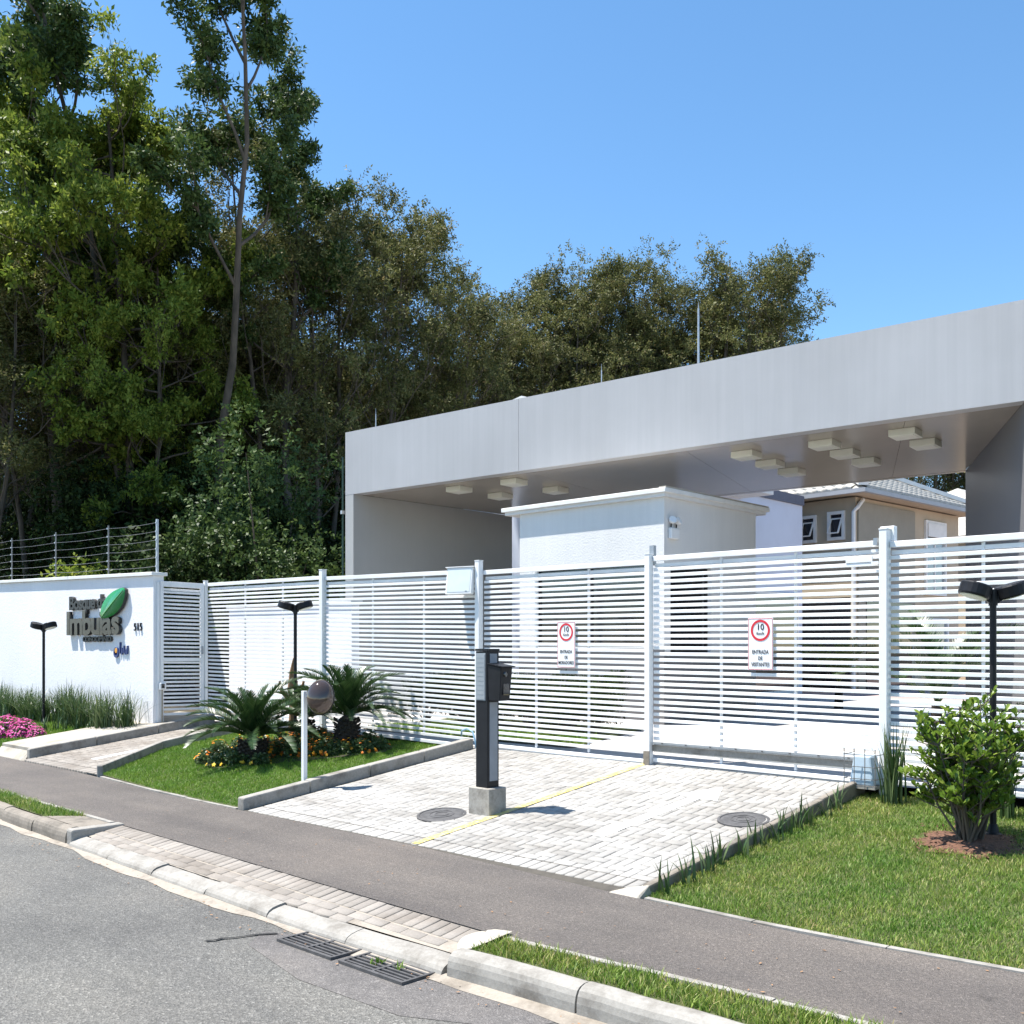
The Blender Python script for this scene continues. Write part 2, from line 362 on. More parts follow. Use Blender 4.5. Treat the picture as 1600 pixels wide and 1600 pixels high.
# ------------------------------------------------------------------ levels
YK = [(-40, 5.6), (-20, 4.85), (-12.3, 4.38), (-10.3, 4.29), (-8, 4.18), (-6, 4.12), (-4.4, 4.14), (-3.4, 4.19), (0, 4.3), (20, 4.9)]   # road edge
YO = [(-40, 6.1), (-20, 5.35), (-13.6, 4.90), (-10.2, 4.83), (-5.5, 4.66), (-4.4, 4.63), (-3.2, 4.71), (-2.3, 4.78), (20, 5.6)]        # pavement outer edge
YI = [(-40, 7.6), (-18.5, 6.59), (-14.3, 6.38), (-12, 6.2), (-10, 6.18), (-7, 6.18), (-4.6, 6.02), (-3, 5.99), (-1.8, 6.12), (20, 6.9)]  # pavement inner edge
yk = lambda x: pl(x, YK); yo = lambda x: pl(x, YO); yi = lambda x: pl(x, YI)
SL = 0.1206
def z_drive(y): return pl(y, [(6.15, 0.0), (9.93, 0.45), (13, 0.60), (60, 0.66)]) if y > 6.15 else 0.0
def z_lawn(y): return pl(y, [(5.0, -0.119), (9.93, 0.37), (13, 0.675)])
ZROAD = -0.16

# ------------------------------------------------------------------ the ground and the street
def strip(name, mat, xs, ya, yb, za, zb, parent=None, n=1):
    v = []; f = []
    for x in xs:
        for k in range(n + 1):
            t = k / n; y = lerp(ya(x), yb(x), t); v.append((x, y, lerp(za(x), zb(x), t)))
    m = n + 1
    for i in range(len(xs) - 1):
        for k in range(n): f.append((i * m + k, (i + 1) * m + k, (i + 1) * m + k + 1, i * m + k + 1))
    return link(name, np_mesh(name, v, f), mat, parent)
FX = [-40, -30, -25, -20, -18.5, -17, -16, -15, -14.3, -13.6, -12.3, -12, -11, -10.3, -10, -9, -8, -7, -6, -5.5, -5, -4.6, -4.4, -3.4, -3.2, -3, -2.3, -1.8, -1, 0, 3, 8, 20]
gxs = [-600, -200, -80, -40, 0, 20, 60, 200, 600]
gy = [(-600, -0.45), (4.5, -0.45), (6.3, -0.25), (9.9, 0.24), (13, 0.46), (60, 0.50), (600, 0.5)]
v = [(x, y, z) for x in gxs for y, z in gy]; n = len(gy)
f = [(i * n + k, (i + 1) * n + k, (i + 1) * n + k + 1, i * n + k + 1) for i in range(len(gxs) - 1) for k in range(n - 1)]
tag(link('ground', np_mesh('ground', v, f), 'earth'), kind='structure')
c = lambda k: (lambda x: k)
tag(strip('road', 'road_asphalt', FX, c(-14), lambda x: yk(x) + 0.02, c(ZROAD - 0.02), c(ZROAD), n=3), kind='structure')
tag(strip('pavement', 'path_asphalt', FX, yo, yi, c(-0.004), c(0.0), n=4), kind='structure')
# cement gutter line at the road edge
tag(strip('gutter', 'gutter_cement', [x for x in np.arange(-24, 8.01, 0.25)], lambda x: yk(x) - 0.085 - 0.05 * math.sin(x * 2.3) * math.sin(x * 0.9 + 1) - 0.015 * math.sin(x * 7.1), lambda x: yk(x) + 0.03, c(ZROAD + 0.004), c(ZROAD + 0.022)), kind='structure')
# repaired patch round the drains, and the crack beside it
rp = MB().add([(-6.15, 3.95, ZROAD + 0.002), (-5.95, 3.70, ZROAD + 0.002), (-5.1, 3.52, ZROAD + 0.002), (-4.2, 3.55, ZROAD + 0.002), (-3.6, 3.85, ZROAD + 0.002), (-3.5, 4.12, ZROAD + 0.002), (-4.4, 4.06, ZROAD + 0.002), (-6.0, 4.03, ZROAD + 0.002)], [(0, 1, 2, 3, 4, 5, 6, 7)])
tag(rp.build('road_patch', 'patch_asphalt'), kind='structure')
ck = MB(); px_, py_ = -6.02, 3.98; pts = []
for i in range(9):
    pts.append((px_, py_, 0.010 + 0.014 * random.random())); px_ += -0.015 + random.uniform(-.03, .03); py_ -= 0.055
for (a, b, w), (a2, b2, w2) in zip(pts, pts[1:]):
    ck.add([(a - w, b, ZROAD + 0.008), (a + w, b, ZROAD + 0.008), (a2 + w2, b2, ZROAD + 0.008), (a2 - w2, b2, ZROAD + 0.008)], [(0, 1, 2, 3)])
tag(ck.build('road_crack', 'dark_void'), kind='structure')

# kerbs: each stone a part
def kerb_stone(parent, x0, x1, prof, mat, name='kerb_stone', steps=6, jit=0.008):
    """prof: list of (dy, z) cross-section, following the road edge"""
    mb = MB(); n = len(prof); xs = [lerp(x0, x1, i / steps) for i in range(steps + 1)]; dz = random.uniform(-jit, jit); dy = random.uniform(-jit, jit)
    for x in xs:
        wb = random.uniform(-.004, .004); mb.v += [(x, yk(x) + a + dy + wb, z + dz + wb * .7) for a, z in prof]
    for i in range(steps):
        for k in range(n): mb.f.append((i * n + k, (i + 1) * n + k, (i + 1) * n + (k + 1) % n, i * n + (k + 1) % n))
    mb.f.append(tuple(range(n))); mb.f.append(tuple(steps * n + k for k in range(n)))
    return mb.build(name, mat, parent)
UP = [(0, -0.3), (0.006, -0.09), (0.014, -0.052), (0.028, -0.024), (0.050, -0.007), (0.080, 0.002), (0.12, 0.004), (0.145, -0.003), (0.16, -0.03), (0.165, -0.3)]
LOW = [(0, -0.3), (0.002, -0.145), (0.010, -0.122), (0.028, -0.102), (0.06, -0.086), (0.11, -0.075), (0.165, -0.068), (0.185, -0.078), (0.19, -0.3)]
kerb = struct('kerb')
for x in np.arange(-24, -10.3, 0.98): kerb_stone(kerb, x + 0.008, min(x + 0.972, -10.32), UP, 'kerb_dirt_shade')
for i in range(6):
    x = -10.20 + i * 0.95; kerb_stone(kerb, x + 0.007, x + 0.943, LOW, 'kerb_concrete')
for i, x in enumerate(np.arange(-4.47, 8, 0.98)):
    kerb_stone(kerb, x + 0.008, x + 0.972, UP, 'kerb_concrete')
# the return stone that closes the left kerb
mb = MB().prism([(-10.30, 4.30), (-10.16, 4.30), (-10.16, 4.86), (-10.30, 4.86)], -0.25, 0.012); mb.build('kerb_stone', 'kerb_concrete', kerb, bevel=0.022, seg=2)
# cement fillet at the right end of the lowered kerb
mb = MB()
n = 14
for i in range(n):
    t = i / (n - 1); w = 0.07 + 0.13 * math.sin(t * 2.6 + .2)
    y = lerp(4.34, 4.70, t)
    mb.v += [(-4.47 - w * 1.15, y, lerp(-0.058, 0.0, t) + 0.002), (-4.47 - w * 0.4, y, lerp(-0.03, 0.012, t)), (-4.44, y, lerp(-0.012, 0.018, t))]
for i in range(n - 1):
    for k in range(2): mb.f.append((i * 3 + k, i * 3 + k + 1, i * 3 + k + 4, i * 3 + k + 3))
mb.build('cement_fillet', 'walk_concrete', kerb, smooth=True)
# slim concrete edging along the pavement
edge = struct('pavement_edging')
def edging(x0, x1, fn, off, z, w=0.055, step=0.9):
    x = x0
    while x < x1 - 0.05:
        xe = min(x + step, x1); mb = MB(); dz = random.uniform(-.004, .004)
        c_ = [(a, fn(a) + off + d, zz) for zz in (z - 0.12, z + 0.012 + dz) for a, d in ((x + .004, 0), (xe - .004, 0), (xe - .004, w), (x + .004, w))]
        mb.hexa(c_).build('edging_stone', 'kerb_concrete', edge); x = xe
edging(-4.36, 6, yi, 0.0, 0.0); edging(-14.1, -10.2, yi, 0.0, 0.0); edging(-4.40, 6, yo, -0.055, 0.0); edging(-24, -18.3, yi, 0.0, 0.0); edging(-24, -10.35, yo, -0.055, 0.0)

# ------------------------------------------------------------------ pavers
def brick_mesh(name, l, w, h=0.03, ch=0.005):
    x, y = l / 2, w / 2
    v = [(-x, -y, -h), (x, -y, -h), (x, y, -h), (-x, y, -h), (-x, -y, -ch), (x, -y, -ch), (x, y, -ch), (-x, y, -ch), (-x + ch, -y + ch, 0), (x - ch, -y + ch, 0), (x - ch, y - ch, 0), (-x + ch, y - ch, 0)]
    f = [(0, 1, 5, 4), (1, 2, 6, 5), (2, 3, 7, 6), (3, 0, 4, 7), (4, 5, 9, 8), (5, 6, 10, 9), (6, 7, 11, 10), (7, 4, 8, 11), (8, 9, 10, 11)]
    return np_mesh(name, v, f)
BR = {}
def brick_get(l, w, mat):
    k = (round(l, 3), round(w, 3), mat)
    if k not in BR: BR[k] = brick_mesh('brick', l, w); BR[k].materials.append(M[mat])
    return BR[k]
def lay(parent, bricks, mat, limit, stuff_name):
    """bricks: (x, y, z, rz, slope, l, w); the nearest ones become objects, the rest one part"""
    key = lambda b: b[0] ** 2 + b[1] ** 2
    bricks = sorted(bricks, key=key)
    for b in bricks[:limit]:
        o = bpy.data.objects.new('brick', brick_get(b[5], b[6], mat)); COL.objects.link(o); o.parent = parent
        o.matrix_local = Matrix.Translation((b[0], b[1], b[2] + random.uniform(-.0025, .0025))) @ Matrix.Rotation(b[4] + random.uniform(-.008, .008), 4, 'X') @ Matrix.Rotation(random.uniform(-.008, .008), 4, 'Y') @ Matrix.Rotation(b[3] + random.uniform(-.012, .012), 4, 'Z')
    rest = bricks[limit:]
    if rest:
        V = []; F = []
        for b in rest:
            me = brick_get(b[5], b[6], mat)
            mt = Matrix.Translation((b[0], b[1], b[2] + random.uniform(-.0025, .0025))) @ Matrix.Rotation(b[4] + random.uniform(-.008, .008), 4, 'X') @ Matrix.Rotation(random.uniform(-.008, .008), 4, 'Y') @ Matrix.Rotation(b[3] + random.uniform(-.012, .012), 4, 'Z')
            n = len(V); V += [tuple(mt @ q.co) for q in me.vertices]; F += [tuple(i + n for i in p.vertices) for p in me.polygons]
        o = link(stuff_name, np_mesh(stuff_name, V, F), mat, parent); o['kind'] = 'stuff'
def herring(x0, x1, y0, y1, zf, slope, u=0.1, ok=None):
    out = []; nx = int(round((x1 - x0) / u)); ny = int(round((y1 - y0) / u)); g = 0.0095
    for i in range(nx):
        for j in range(ny):
            c_ = (i - j) % 4
            if c_ == 0:
                full = i + 1 < nx; l = 2 * u if full else u
                cx, cy, rz, L = x0 + i * u + l / 2, y0 + j * u + u / 2, 0, l
            elif c_ == 3:
                full = j + 1 < ny; l = 2 * u if full else u
                cx, cy, rz, L = x0 + i * u + u / 2, y0 + j * u + l / 2, math.pi / 2, l
            elif c_ == 1 and i == 0: cx, cy, rz, L = x0 + u / 2, y0 + j * u + u / 2, 0, u
            elif c_ == 2 and j == 0: cx, cy, rz, L = x0 + i * u + u / 2, y0 + u / 2, math.pi / 2, u
            else: continue
            if ok and not ok(cx, cy): continue
            out.append((cx, cy, zf(cy), rz, slope, L - g, u - g))
    return out
def sheet(name, mat, poly, zf, parent=None, dz=0.0, ny=1):
    me = bpy.data.meshes.new(name); me.from_pydata([(x, y, zf(y) + dz) for x, y in poly], [], [tuple(range(len(poly)))])
    return link(name, me, mat, parent)
ang = math.atan(SL)
zd = lambda y: SL * (y - 6.18)
drive = struct('driveway')
sheet('bedding', 'joint_sand', [(-10.06, 6.16), (-4.47, 6.02), (-4.47, 9.99), (-10.06, 9.99)], zd, drive, -0.007)
B = herring(-10.0, -4.6, 6.42, 9.92, zd, ang)
for i in range(55):
    x = -9.95 + i * 0.1; B.append((x, 6.31, zd(6.31), math.pi / 2, ang, 0.188, 0.088))
for i in range(38): B.append((-4.55, 6.15 + i * 0.1, zd(6.15 + i * 0.1), 0, ang, 0.088, 0.088))
lay(drive, B, 'paver', 300, 'brick_field')
# strip of pavers between lowered kerb and pavement
vs_ = struct('crossing_strip')
zs = lambda x, y: -0.062 + 0.058 * (y - yk(x) - 0.19) / max(0.05, yo(x) - yk(x) - 0.19)
strip('bedding', 'gutter_cement', [x for x in np.arange(-10.16, -4.45, 0.2)], lambda x: yk(x) + 0.18, lambda x: yo(x) + 0.02, c(-0.070), c(-0.011), vs_)
B = []
x = -10.10
while x < -4.62:
    w_ = yo(x) - yk(x) - 0.19; y = yo(x) - 0.10; B.append((x, y, zs(x, y), math.pi / 2, 0.16, 0.188, 0.088))
    y2 = y - 0.155
    if i % 2 == 0 or True:
        pass
    x += 0.1
x = -10.05
while x < -4.66:
    y = yo(x) - 0.255; B.append((x, y, zs(x, y), 0, 0.16, 0.188, 0.088))
    y = yo(x) - 0.345
    if y > yk(x) + 0.20: B.append((x + 0.1, y, zs(x, y), 0, 0.16, 0.195, 0.08))
    x += 0.2
lay(vs_, B, 'paver_dirty', 300, 'brick_field')
# ramp on the left
ramp_ = struct('side_ramp')
RPOLY = [(-17.05, 6.5), (-14.2, 6.4), (-15.3, 7.9), (-15.6, 9.95), (-17.05, 9.95)]
rx1 = lambda y: pl(y, [(6.4, -14.26), (7.9, -15.35), (9.95, -15.66)])
sheet('bedding', 'joint_sand', RPOLY, zd, ramp_, -0.007)
B = [b for b in herring(-17.0, -14.2, 6.62, 9.92, zd, ang) if b[0] < rx1(b[1]) - 0.06]
for i in range(27): B.append((-16.95 + i * 0.1, 6.51, zd(6.51), math.pi / 2, ang, 0.188, 0.088))
lay(ramp_, B, 'paver_dirty', 300, 'brick_field')

def along(name, mat, pts, w, zf, h, parent, dep=0.2, seg=1.0, bevel=0.018):
    """kerb stones along a polyline (x, y), top h above zf"""
    for (ax, ay), (bx, by) in zip(pts, pts[1:]):
        L = math.hypot(bx - ax, by - ay); k = max(1, round(L / seg)); nx, ny = -(by - ay) / L * w / 2, (bx - ax) / L * w / 2
        for i in range(k):
            g = 0.005 / L; t0, t1 = i / k + g, (i + 1) / k - g
            p, q = (lerp(ax, bx, t0), lerp(ay, by, t0)), (lerp(ax, bx, t1), lerp(ay, by, t1))
            hh = h + random.uniform(-.006, .006)
            c_ = []
            for zo in (-dep, hh):
                for (X, Y), s in ((p, 1), (q, 1), (q, -1), (p, -1)): c_.append((X + nx * s, Y + ny * s, zf(Y) + zo))
            MB().hexa(c_).build(name, mat, parent, bevel=bevel, seg=2)
ik = struct('driveway_kerb')
along('kerb_stone', 'kerb_concrete', [(-10.13, 6.20), (-10.13, 9.86)], 0.14, zd, 0.135, ik)
along('kerb_stone', 'kerb_dirt_shade', [(-4.44, 6.14), (-4.44, 9.90)], 0.07, zd, 0.075, ik)  # dark mix here puts the lawn-side face's shade into the colour
MB().hexa([(-4.72, 5.99, -0.02), (-4.40, 5.99, -0.02), (-4.40, 6.2, -0.02), (-4.72, 6.2, -0.02), (-4.66, 6.02, 0.010), (-4.42, 6.03, 0.02), (-4.41, 6.16, 0.075), (-4.62, 6.16, 0.02)]).build('cement_fillet', 'walk_concrete', ik, bevel=0.006)
rk = struct('ramp_kerb')
along('kerb_stone', 'kerb_concrete', [(-14.19, 6.40), (-15.28, 7.9), (-15.6, 9.85)], 0.10, zd, 0.135, rk)
along('kerb_stone', 'kerb_concrete', [(-17.10, 6.52), (-17.10, 9.9)], 0.12, zd, 0.150, rk)
# concrete walk beside the ramp, slab by slab
walk = struct('concrete_walk')
y = 6.6
while y < 9.9:
    ye = min(y + 0.82, 9.92); c_ = []
    for zo in (-0.15, 0.145):
        for X, Y in ((-18.45, y + .006), (-17.165, y + .006), (-17.165, ye - .006), (-18.45, ye - .006)): c_.append((X, Y, zd(Y) + zo))
    MB().hexa(c_).build('slab', 'walk_concrete', walk, bevel=0.006); y = ye
c_ = []
MB().hexa([(-18.45, 6.42, -.1), (-17.05, 6.40, -.1), (-17.165, 6.59, -.1), (-18.45, 6.59, -.1), (-18.40, 6.47, 0.012), (-17.2, 6.44, 0.015), (-17.2, 6.594, 0.155), (-18.45, 6.594, 0.155)]).build('slab', 'walk_concrete', walk, bevel=0.012)
# yard behind the gates
yard = struct('yard')
sheet('yard_slab', 'yard_concrete', [(-19.5, 9.99), (-2.0, 9.99), (-2.0, 13.0), (-19.5, 13.0)], z_drive, yard, 0.0)
sheet('yard_slab', 'yard_concrete', [(-19.5, 13.0), (-2.0, 13.0), (-2.0, 24.0), (-19.5, 24.0)], z_drive, yard, 0.0)
sheet('yard_slab', 'pink_paving', [(-14, 24.0), (8.0, 24.0), (8.0, 40.0), (-14, 40.0)], z_drive, yard, 0.0)
sheet('yard_slab', 'yard_concrete', [(-2.0, 13.0), (8.0, 13.0), (8.0, 24.0), (-2.0, 24.0)], z_drive, yard, 0.0)

# painted markings
def painted(name, mat, poly, zf=zd, dz=0.0045): return tag(sheet(name, mat, poly, zf, None, dz), kind='structure')
painted('lane_line', 'yellow_paint', [(-7.185, 6.22), (-7.095, 6.22), (-7.115, 9.92), (-7.205, 9.92)])
painted('lane_arrow', 'white_paint', [(-5.82, 7.20), (-5.67, 7.20), (-5.63, 8.75), (-5.42, 8.72), (-5.68, 9.25), (-5.96, 8.78), (-5.76, 8.75)])
painted('ramp_line', 'white_paint', [(-15.72, 6.95), (-15.56, 6.95), (-15.56, 8.2), (-15.72, 8.2)])

# manhole covers
def manhole(x, y, r, label):
    t = thing('manhole_cover', label, 'manhole', (x, y, zd(y) + 0.004), 0, 'manhole covers in the driveway'); t.rotation_euler = (ang, 0, 0.3)
    MB().lathe([(r, -0.02), (r, 0.006), (r - 0.012, 0.009), (r - 0.025, 0.009), (r - 0.028, 0.003)], 36).build('rim', 'iron', t)
    MB().lathe([(r - 0.035, -0.02), (r - 0.035, 0.004), (r - 0.05, 0.007)], 36).build('cover', 'iron', t)
    for k, rr in enumerate((0.35, 0.6)):
        q = (r - 0.04) * rr
        MB().lathe([(q, 0.006), (q, 0.011), (q - 0.012, 0.011), (q - 0.012, 0.006)], 30).build('raised_ring', 'iron', t)
manhole(-4.84, 8.24, 0.24, 'round iron manhole cover near the small plants at the lawn edge')
manhole(-7.70, 7.08, 0.26, 'round iron manhole cover beside the concrete foot of the intercom pillar')

# road drains
def grate(x0, x1, label):
    t = thing('drain_grate', label, 'drain', ((x0 + x1) / 2, 4.03, ZROAD), 0, 'drain grates at the kerb')
    L = (x1 - x0) / 2; Wd = 0.145
    MB().box(-L, L, -Wd, Wd, 0.002, 0.0055).build('pit', 'dark_void', t)
    for a in (-1, 1):
        MB().box(-L - .01, L + .01, a * Wd - .012, a * Wd + .012, 0.0, 0.022).build('frame_bar', 'iron', t)
        MB().box(a * L - .010, a * L + .010, -Wd + .013, Wd - .013, 0.0, 0.021).build('frame_bar', 'iron', t)
    MB().box(-.012, .012, -Wd + .013, Wd - .013, 0.0, 0.020).build('frame_bar', 'iron', t)
    me = MB().box(-L + .012, L - .012, -.0085, .0085, 0.006, 0.018).mesh('bar')
    for k in range(6): link('bar', me, 'iron', t, (0, -Wd + (k + 1) * 2 * Wd / 7, 0))
grate(-5.86, -5.27, 'left of the two iron drain grates set in the road edge')
grate(-5.17, -4.57, 'right of the two iron drain grates, with weeds sprouting through it')

# ------------------------------------------------------------------ lawns
def pip(px, py, poly):
    inside = np.zeros(len(px), bool); n = len(poly)
    for i in range(n):
        x1, y1 = poly[i]; x2, y2 = poly[(i + 1) % n]
        c_ = ((y1 > py) != (y2 > py)) & (px < (x2 - x1) * (py - y1) / (y2 - y1 + 1e-9) + x1); inside ^= c_
    return inside
def grass(name, label, polys, zf, dens, hgt, wid, mat, seed, holes=()):
    rg = np.random.default_rng(seed); P = []
    for poly in polys:
        a = np.array(poly); lo = a.min(0); hi = a.max(0); n = int((hi[0] - lo[0]) * (hi[1] - lo[1]) * dens)
        p = lo + rg.random((n, 2)) * (hi - lo); p = p[pip(p[:, 0], p[:, 1], poly)]
        for hx, hy, hr in holes: p = p[np.hypot(p[:, 0] - hx, p[:, 1] - hy) > hr * (0.8 + 0.35 * rg.random(len(p)))]
        P.append(p)
    p = np.vstack(P); n = len(p)
    z = np.array([zf(q) for q in np.linspace(0, 14, 1401)])[np.clip((p[:, 1] * 100).astype(int), 0, 1400)]
    clump = 0.75 + 0.5 * (np.sin(p[:, 0] * 9.1 + np.sin(p[:, 1] * 7)) * np.sin(p[:, 1] * 8.3 + 2 * np.sin(p[:, 0] * 3.1)) * 0.5 + 0.5)
    h = hgt * (0.55 + 0.9 * rg.random(n)) * clump; az = rg.random(n) * 2 * math.pi; w = wid * (0.6 + 0.8 * rg.random(n))
    lean = h * (0.15 + 0.9 * rg.random(n)); la = rg.random(n) * 2 * math.pi
    b = np.column_stack([p, z - 0.004]); d = np.column_stack([np.cos(az), np.sin(az), np.zeros(n)]) * w[:, None]
    mid = b + np.column_stack([np.cos(la) * lean * .35, np.sin(la) * lean * .35, h * .6]); tip = b + np.column_stack([np.cos(la) * lean, np.sin(la) * lean, h])
    V = np.stack([b - d, b + d, mid + d * .7, mid - d * .7, tip], 1).reshape(-1, 3)
    k = np.arange(n) * 5
    F = np.vstack([np.column_stack([k, k + 1, k + 2]), np.column_stack([k, k + 2, k + 3]), np.column_stack([k + 3, k + 2, k + 4])])
    o = link(name, np_mesh(name, V, F), mat); return tag(o, label, 'grass', None, 'stuff')
def soil_sheet(name, polys, zf, mat='lawn_soil'):
    s = struct(name)
    for poly in polys:
        me = bpy.data.meshes.new('soil'); bm = bmesh.new()
        bm.faces.new([bm.verts.new((x, y, zf(y))) for x, y in poly]); bmesh.ops.triangulate(bm, faces=bm.faces)
        bm.to_mesh(me); bm.free(); link('soil', me, mat, s)
LAWN_R = [(-4.40, yi(-4.4) + 0.06), (-3, yi(-3) + .06), (-1.8, yi(-1.8) + .06), (0, yi(0) + .06), (4.2, yi(4.2) + .06), (4.2, 9.86), (-4.40, 9.86)]
soil_sheet('lawn_bed', [LAWN_R], lambda y: z_lawn(y) - 0.012)
grass('lawn_grass', 'mown green lawn with dry tips between pavement and fence, around the bush', [LAWN_R], z_lawn, 7400, 0.029, 0.0029, 'grass_blade', 3, holes=[(-2.99, 8.60, 0.36), (-2.86, 8.90, .10)])
VERGE = [(x, yk(x) + 0.165) for x in (-4.42, -3.4, -2.3, -1, 1, 5)] + [(x, yo(x) - 0.055) for x in (5, 1, -1, -2.3, -3.2, -4.36)]
soil_sheet('verge_bed', [VERGE], lambda y: -0.012)
grass('verge_grass', 'narrow strip of green grass between the near kerb and the pavement', [VERGE], lambda y: -0.004, 6500, 0.045, 0.0034, 'grass_blade', 4)
VERGE2 = [(x, yk(x) + 0.165) for x in (-24, -20, -16, -12.3, -11.3)] + [(x, yo(x) - 0.05) for x in (-10.95, -12.3, -16, -20, -24)]
soil_sheet('far_verge_bed', [VERGE2], lambda y: -0.012)
grass('far_verge_grass', 'thin strip of grass behind the dirty kerb at the left edge', [VERGE2], lambda y: -0.004, 3500, 0.05, 0.004, 'grass_blade', 5)
ISLE = [(-14.10, yi(-14.1) + .05), (-13, yi(-13) + .05), (-12, yi(-12) + .05), (-11, yi(-11) + .05), (-10.21, yi(-10.2) + .05), (-10.21, 9.86), (-15.5, 9.86), (-15.22, 7.9)]
z_isle = lambda y: pl(y, [(5.2, -0.095), (9.93, 0.44)])
soil_sheet('island_bed', [ISLE], lambda y: z_isle(y) - 0.012)
grass('island_grass', 'short bright green lawn of the planted island between the two ramps', [ISLE], z_isle, 4200, 0.030, 0.0036, 'grass_fine', 6)
LAWN_L = [(-26, 7.1), (-18.5, 6.66), (-18.5, 8.82), (-26, 8.82)]
z_left = lambda y: pl(y, [(6.5, 0.02), (8.8, 0.42)])
soil_sheet('left_lawn_bed', [LAWN_L], lambda y: z_left(y) - 0.012)
grass('left_lawn_grass', 'green lawn and low growth in front of the white boundary wall', [LAWN_L], z_left, 1900, 0.055, 0.006, 'grass_fine', 8)
tag(MB().add([(-11.32, yk(-11.3) + .165, -.003), (-10.30, yk(-10.3) + .165, -.003), (-10.30, yo(-10.3) + .01, -.0015), (-10.97, yo(-10.9) + .01, -.0015)], [(0, 1, 2, 3)]).build('kerb_apron', 'kerb_dirt_shade'), kind='structure')
# weeds in the grate
w = grass('weed_tuft', 'small weeds growing out of the drain grate', [[(-5.02, 3.99), (-4.95, 3.99), (-4.95, 4.06), (-5.02, 4.06)], [(-4.80, 4.03), (-4.77, 4.03), (-4.77, 4.08), (-4.80, 4.08)]], lambda y: ZROAD + 0.01, 5000, 0.05, 0.006, 'grass_fine', 9)

# ------------------------------------------------------------------ slatted fence and gates
YF = 9.93
def slat_panel(name, label, cat, x0, x1, zt0, zt1, zb0, zb1, bars, pitch=0.0722, rail=0.06, y=YF, group='white slatted fence and gate panels', y1=None, x_dir=True, bottom_clear=0.02):
    """a panel from (x0,y) to (x1,y1); tops zt0/zt1, bottoms zb0/zb1"""
    y1 = y if y1 is None else y1
    L = math.hypot(x1 - x0, y1 - y); rz = math.atan2(y1 - y, x1 - x0)
    t = thing(name, label, cat, (x0, y, zb0), rz, group)
    tilt = (zt1 - zt0) / L
    def bar_at(nm, z0, h, d, off=0.0, xa=0.0, xb=L, mat='white_metal'):
        c_ = [(xa, off - d / 2, z0 + tilt * xa), (xb, off - d / 2, z0 + tilt * xb), (xb, off + d / 2, z0 + tilt * xb), (xa, off + d / 2, z0 + tilt * xa)]
        c_ += [(a, b, q + h) for a, b, q in c_]
        return MB().hexa(c_).build(nm, mat, t, bevel=0.003)
    H = zt0 - zb0
    bar_at('top_rail', H - rail, rail, 0.05)
    bar_at('bottom_rail', bottom_clear, 0.045, 0.05)
    me = None; z = H - rail - 0.075 - 0.046; slats = []
    while z > bottom_clear + 0.06:
        c_ = [(0.0, -0.009, 0), (L, -0.009, tilt * L), (L, 0.009, tilt * L), (0.0, 0.009, 0)]; c_ += [(a, b, q + 0.0385) for a, b, q in c_]
        if me is None: me = MB().hexa(c_).mesh('slat', bevel=0.003)
        o = link('slat', me, 'white_metal', t, (0, random.uniform(-.0012, .0012), z)); z -= pitch
    bar_at('upper_slat', H - rail - 0.072, 0.045, 0.022, 0.03)
    for bx in bars:
        MB().box(bx - 0.013, bx + 0.013, 0.0105, 0.034, bottom_clear + 0.046, H - rail - 0.004 + tilt * bx).build('upright', 'white_metal', t)
    return t
slat_panel('slatted_fence', 'white slatted fence panel behind the left lamp post and sago palm', 'fence', -17.34, -13.71, 3.08, 3.04, 0.50, 0.47, [1.25, 2.45])
slat_panel('slatted_fence', 'white slatted fence panel between the thin post and the floodlight post', 'fence', -13.61, -10.05, 3.02, 2.95, 0.48, 0.44, [1.2, 2.4])
gC = slat_panel('sliding_gate', 'white slatted gate carrying the residents entrance speed sign', 'gate', -9.95, -7.145, 2.93, 2.91, 0.45, 0.44, [0.96, 1.86], y=9.96)
gD = slat_panel('sliding_gate', 'white slatted gate carrying the visitors entrance speed sign', 'gate', -7.055, -4.255, 2.945, 2.93, 0.46, 0.46, [0.92, 1.84], y=9.94)
slat_panel('slatted_fence', 'white slatted fence panel behind the bush at the right edge', 'fence', -4.165, 4.5, 2.91, 2.86, 0.46, 0.46, [0.88, 1.75, 3.0, 4.2, 5.4, 6.6, 7.7])
# pedestrian gate in the return of the wall
pg = slat_panel('pedestrian_gate', 'narrow white slatted pedestrian gate beside the white wall', 'gate', -17.4, -17.4, 3.08, 3.07, 0.58, 0.60, [], y=8.97, y1=9.86, rail=0.10)
L = 0.89
for xx in (0.0, L - 0.07):
    MB().box(xx + 0.001, xx + 0.069, -0.026, 0.026, 0.066, 2.40).build('stile', 'white_metal', pg, bevel=0.003)
MB().box(-0.06, -0.01, -0.03, 0.03, -0.1, 2.48).build('jamb', 'white_metal', pg, bevel=0.003)
MB().box(0.073, L - 0.073, -0.022, 0.022, 1.02, 1.075).build('lock_rail', 'white_metal', pg)
MB().box(L - 0.06, L - 0.03, -0.05, -0.027, 1.15, 1.3).build('handle', 'grey_metal', pg)
# gate details: toothed rack and lower rails of the visitors gate
r = MB().box(0.02, 2.55, -0.055, -0.027, 0.24, 0.262)
x = 0.03
while x < 2.54: r.box(x, x + 0.009, -0.054, -0.028, 0.226, 0.24); x += 0.02
r.build('toothed_rack', 'grey_metal', gD)
MB().box(0.0, 2.74, -0.030, -0.013, 0.15, 0.222).build('lower_rail', 'kerb_concrete', gD)
for k in range(8):
    xx = 0.15 + k * 0.33; MB().box(xx, xx + 0.022, -0.062, -0.056, 0.245, 0.258).build('bolt', 'iron', gD)
MB().box(2.42, 2.70, -0.014, 0.0, 2.26, 2.32).build('stop_plate', 'white_metal', gD)
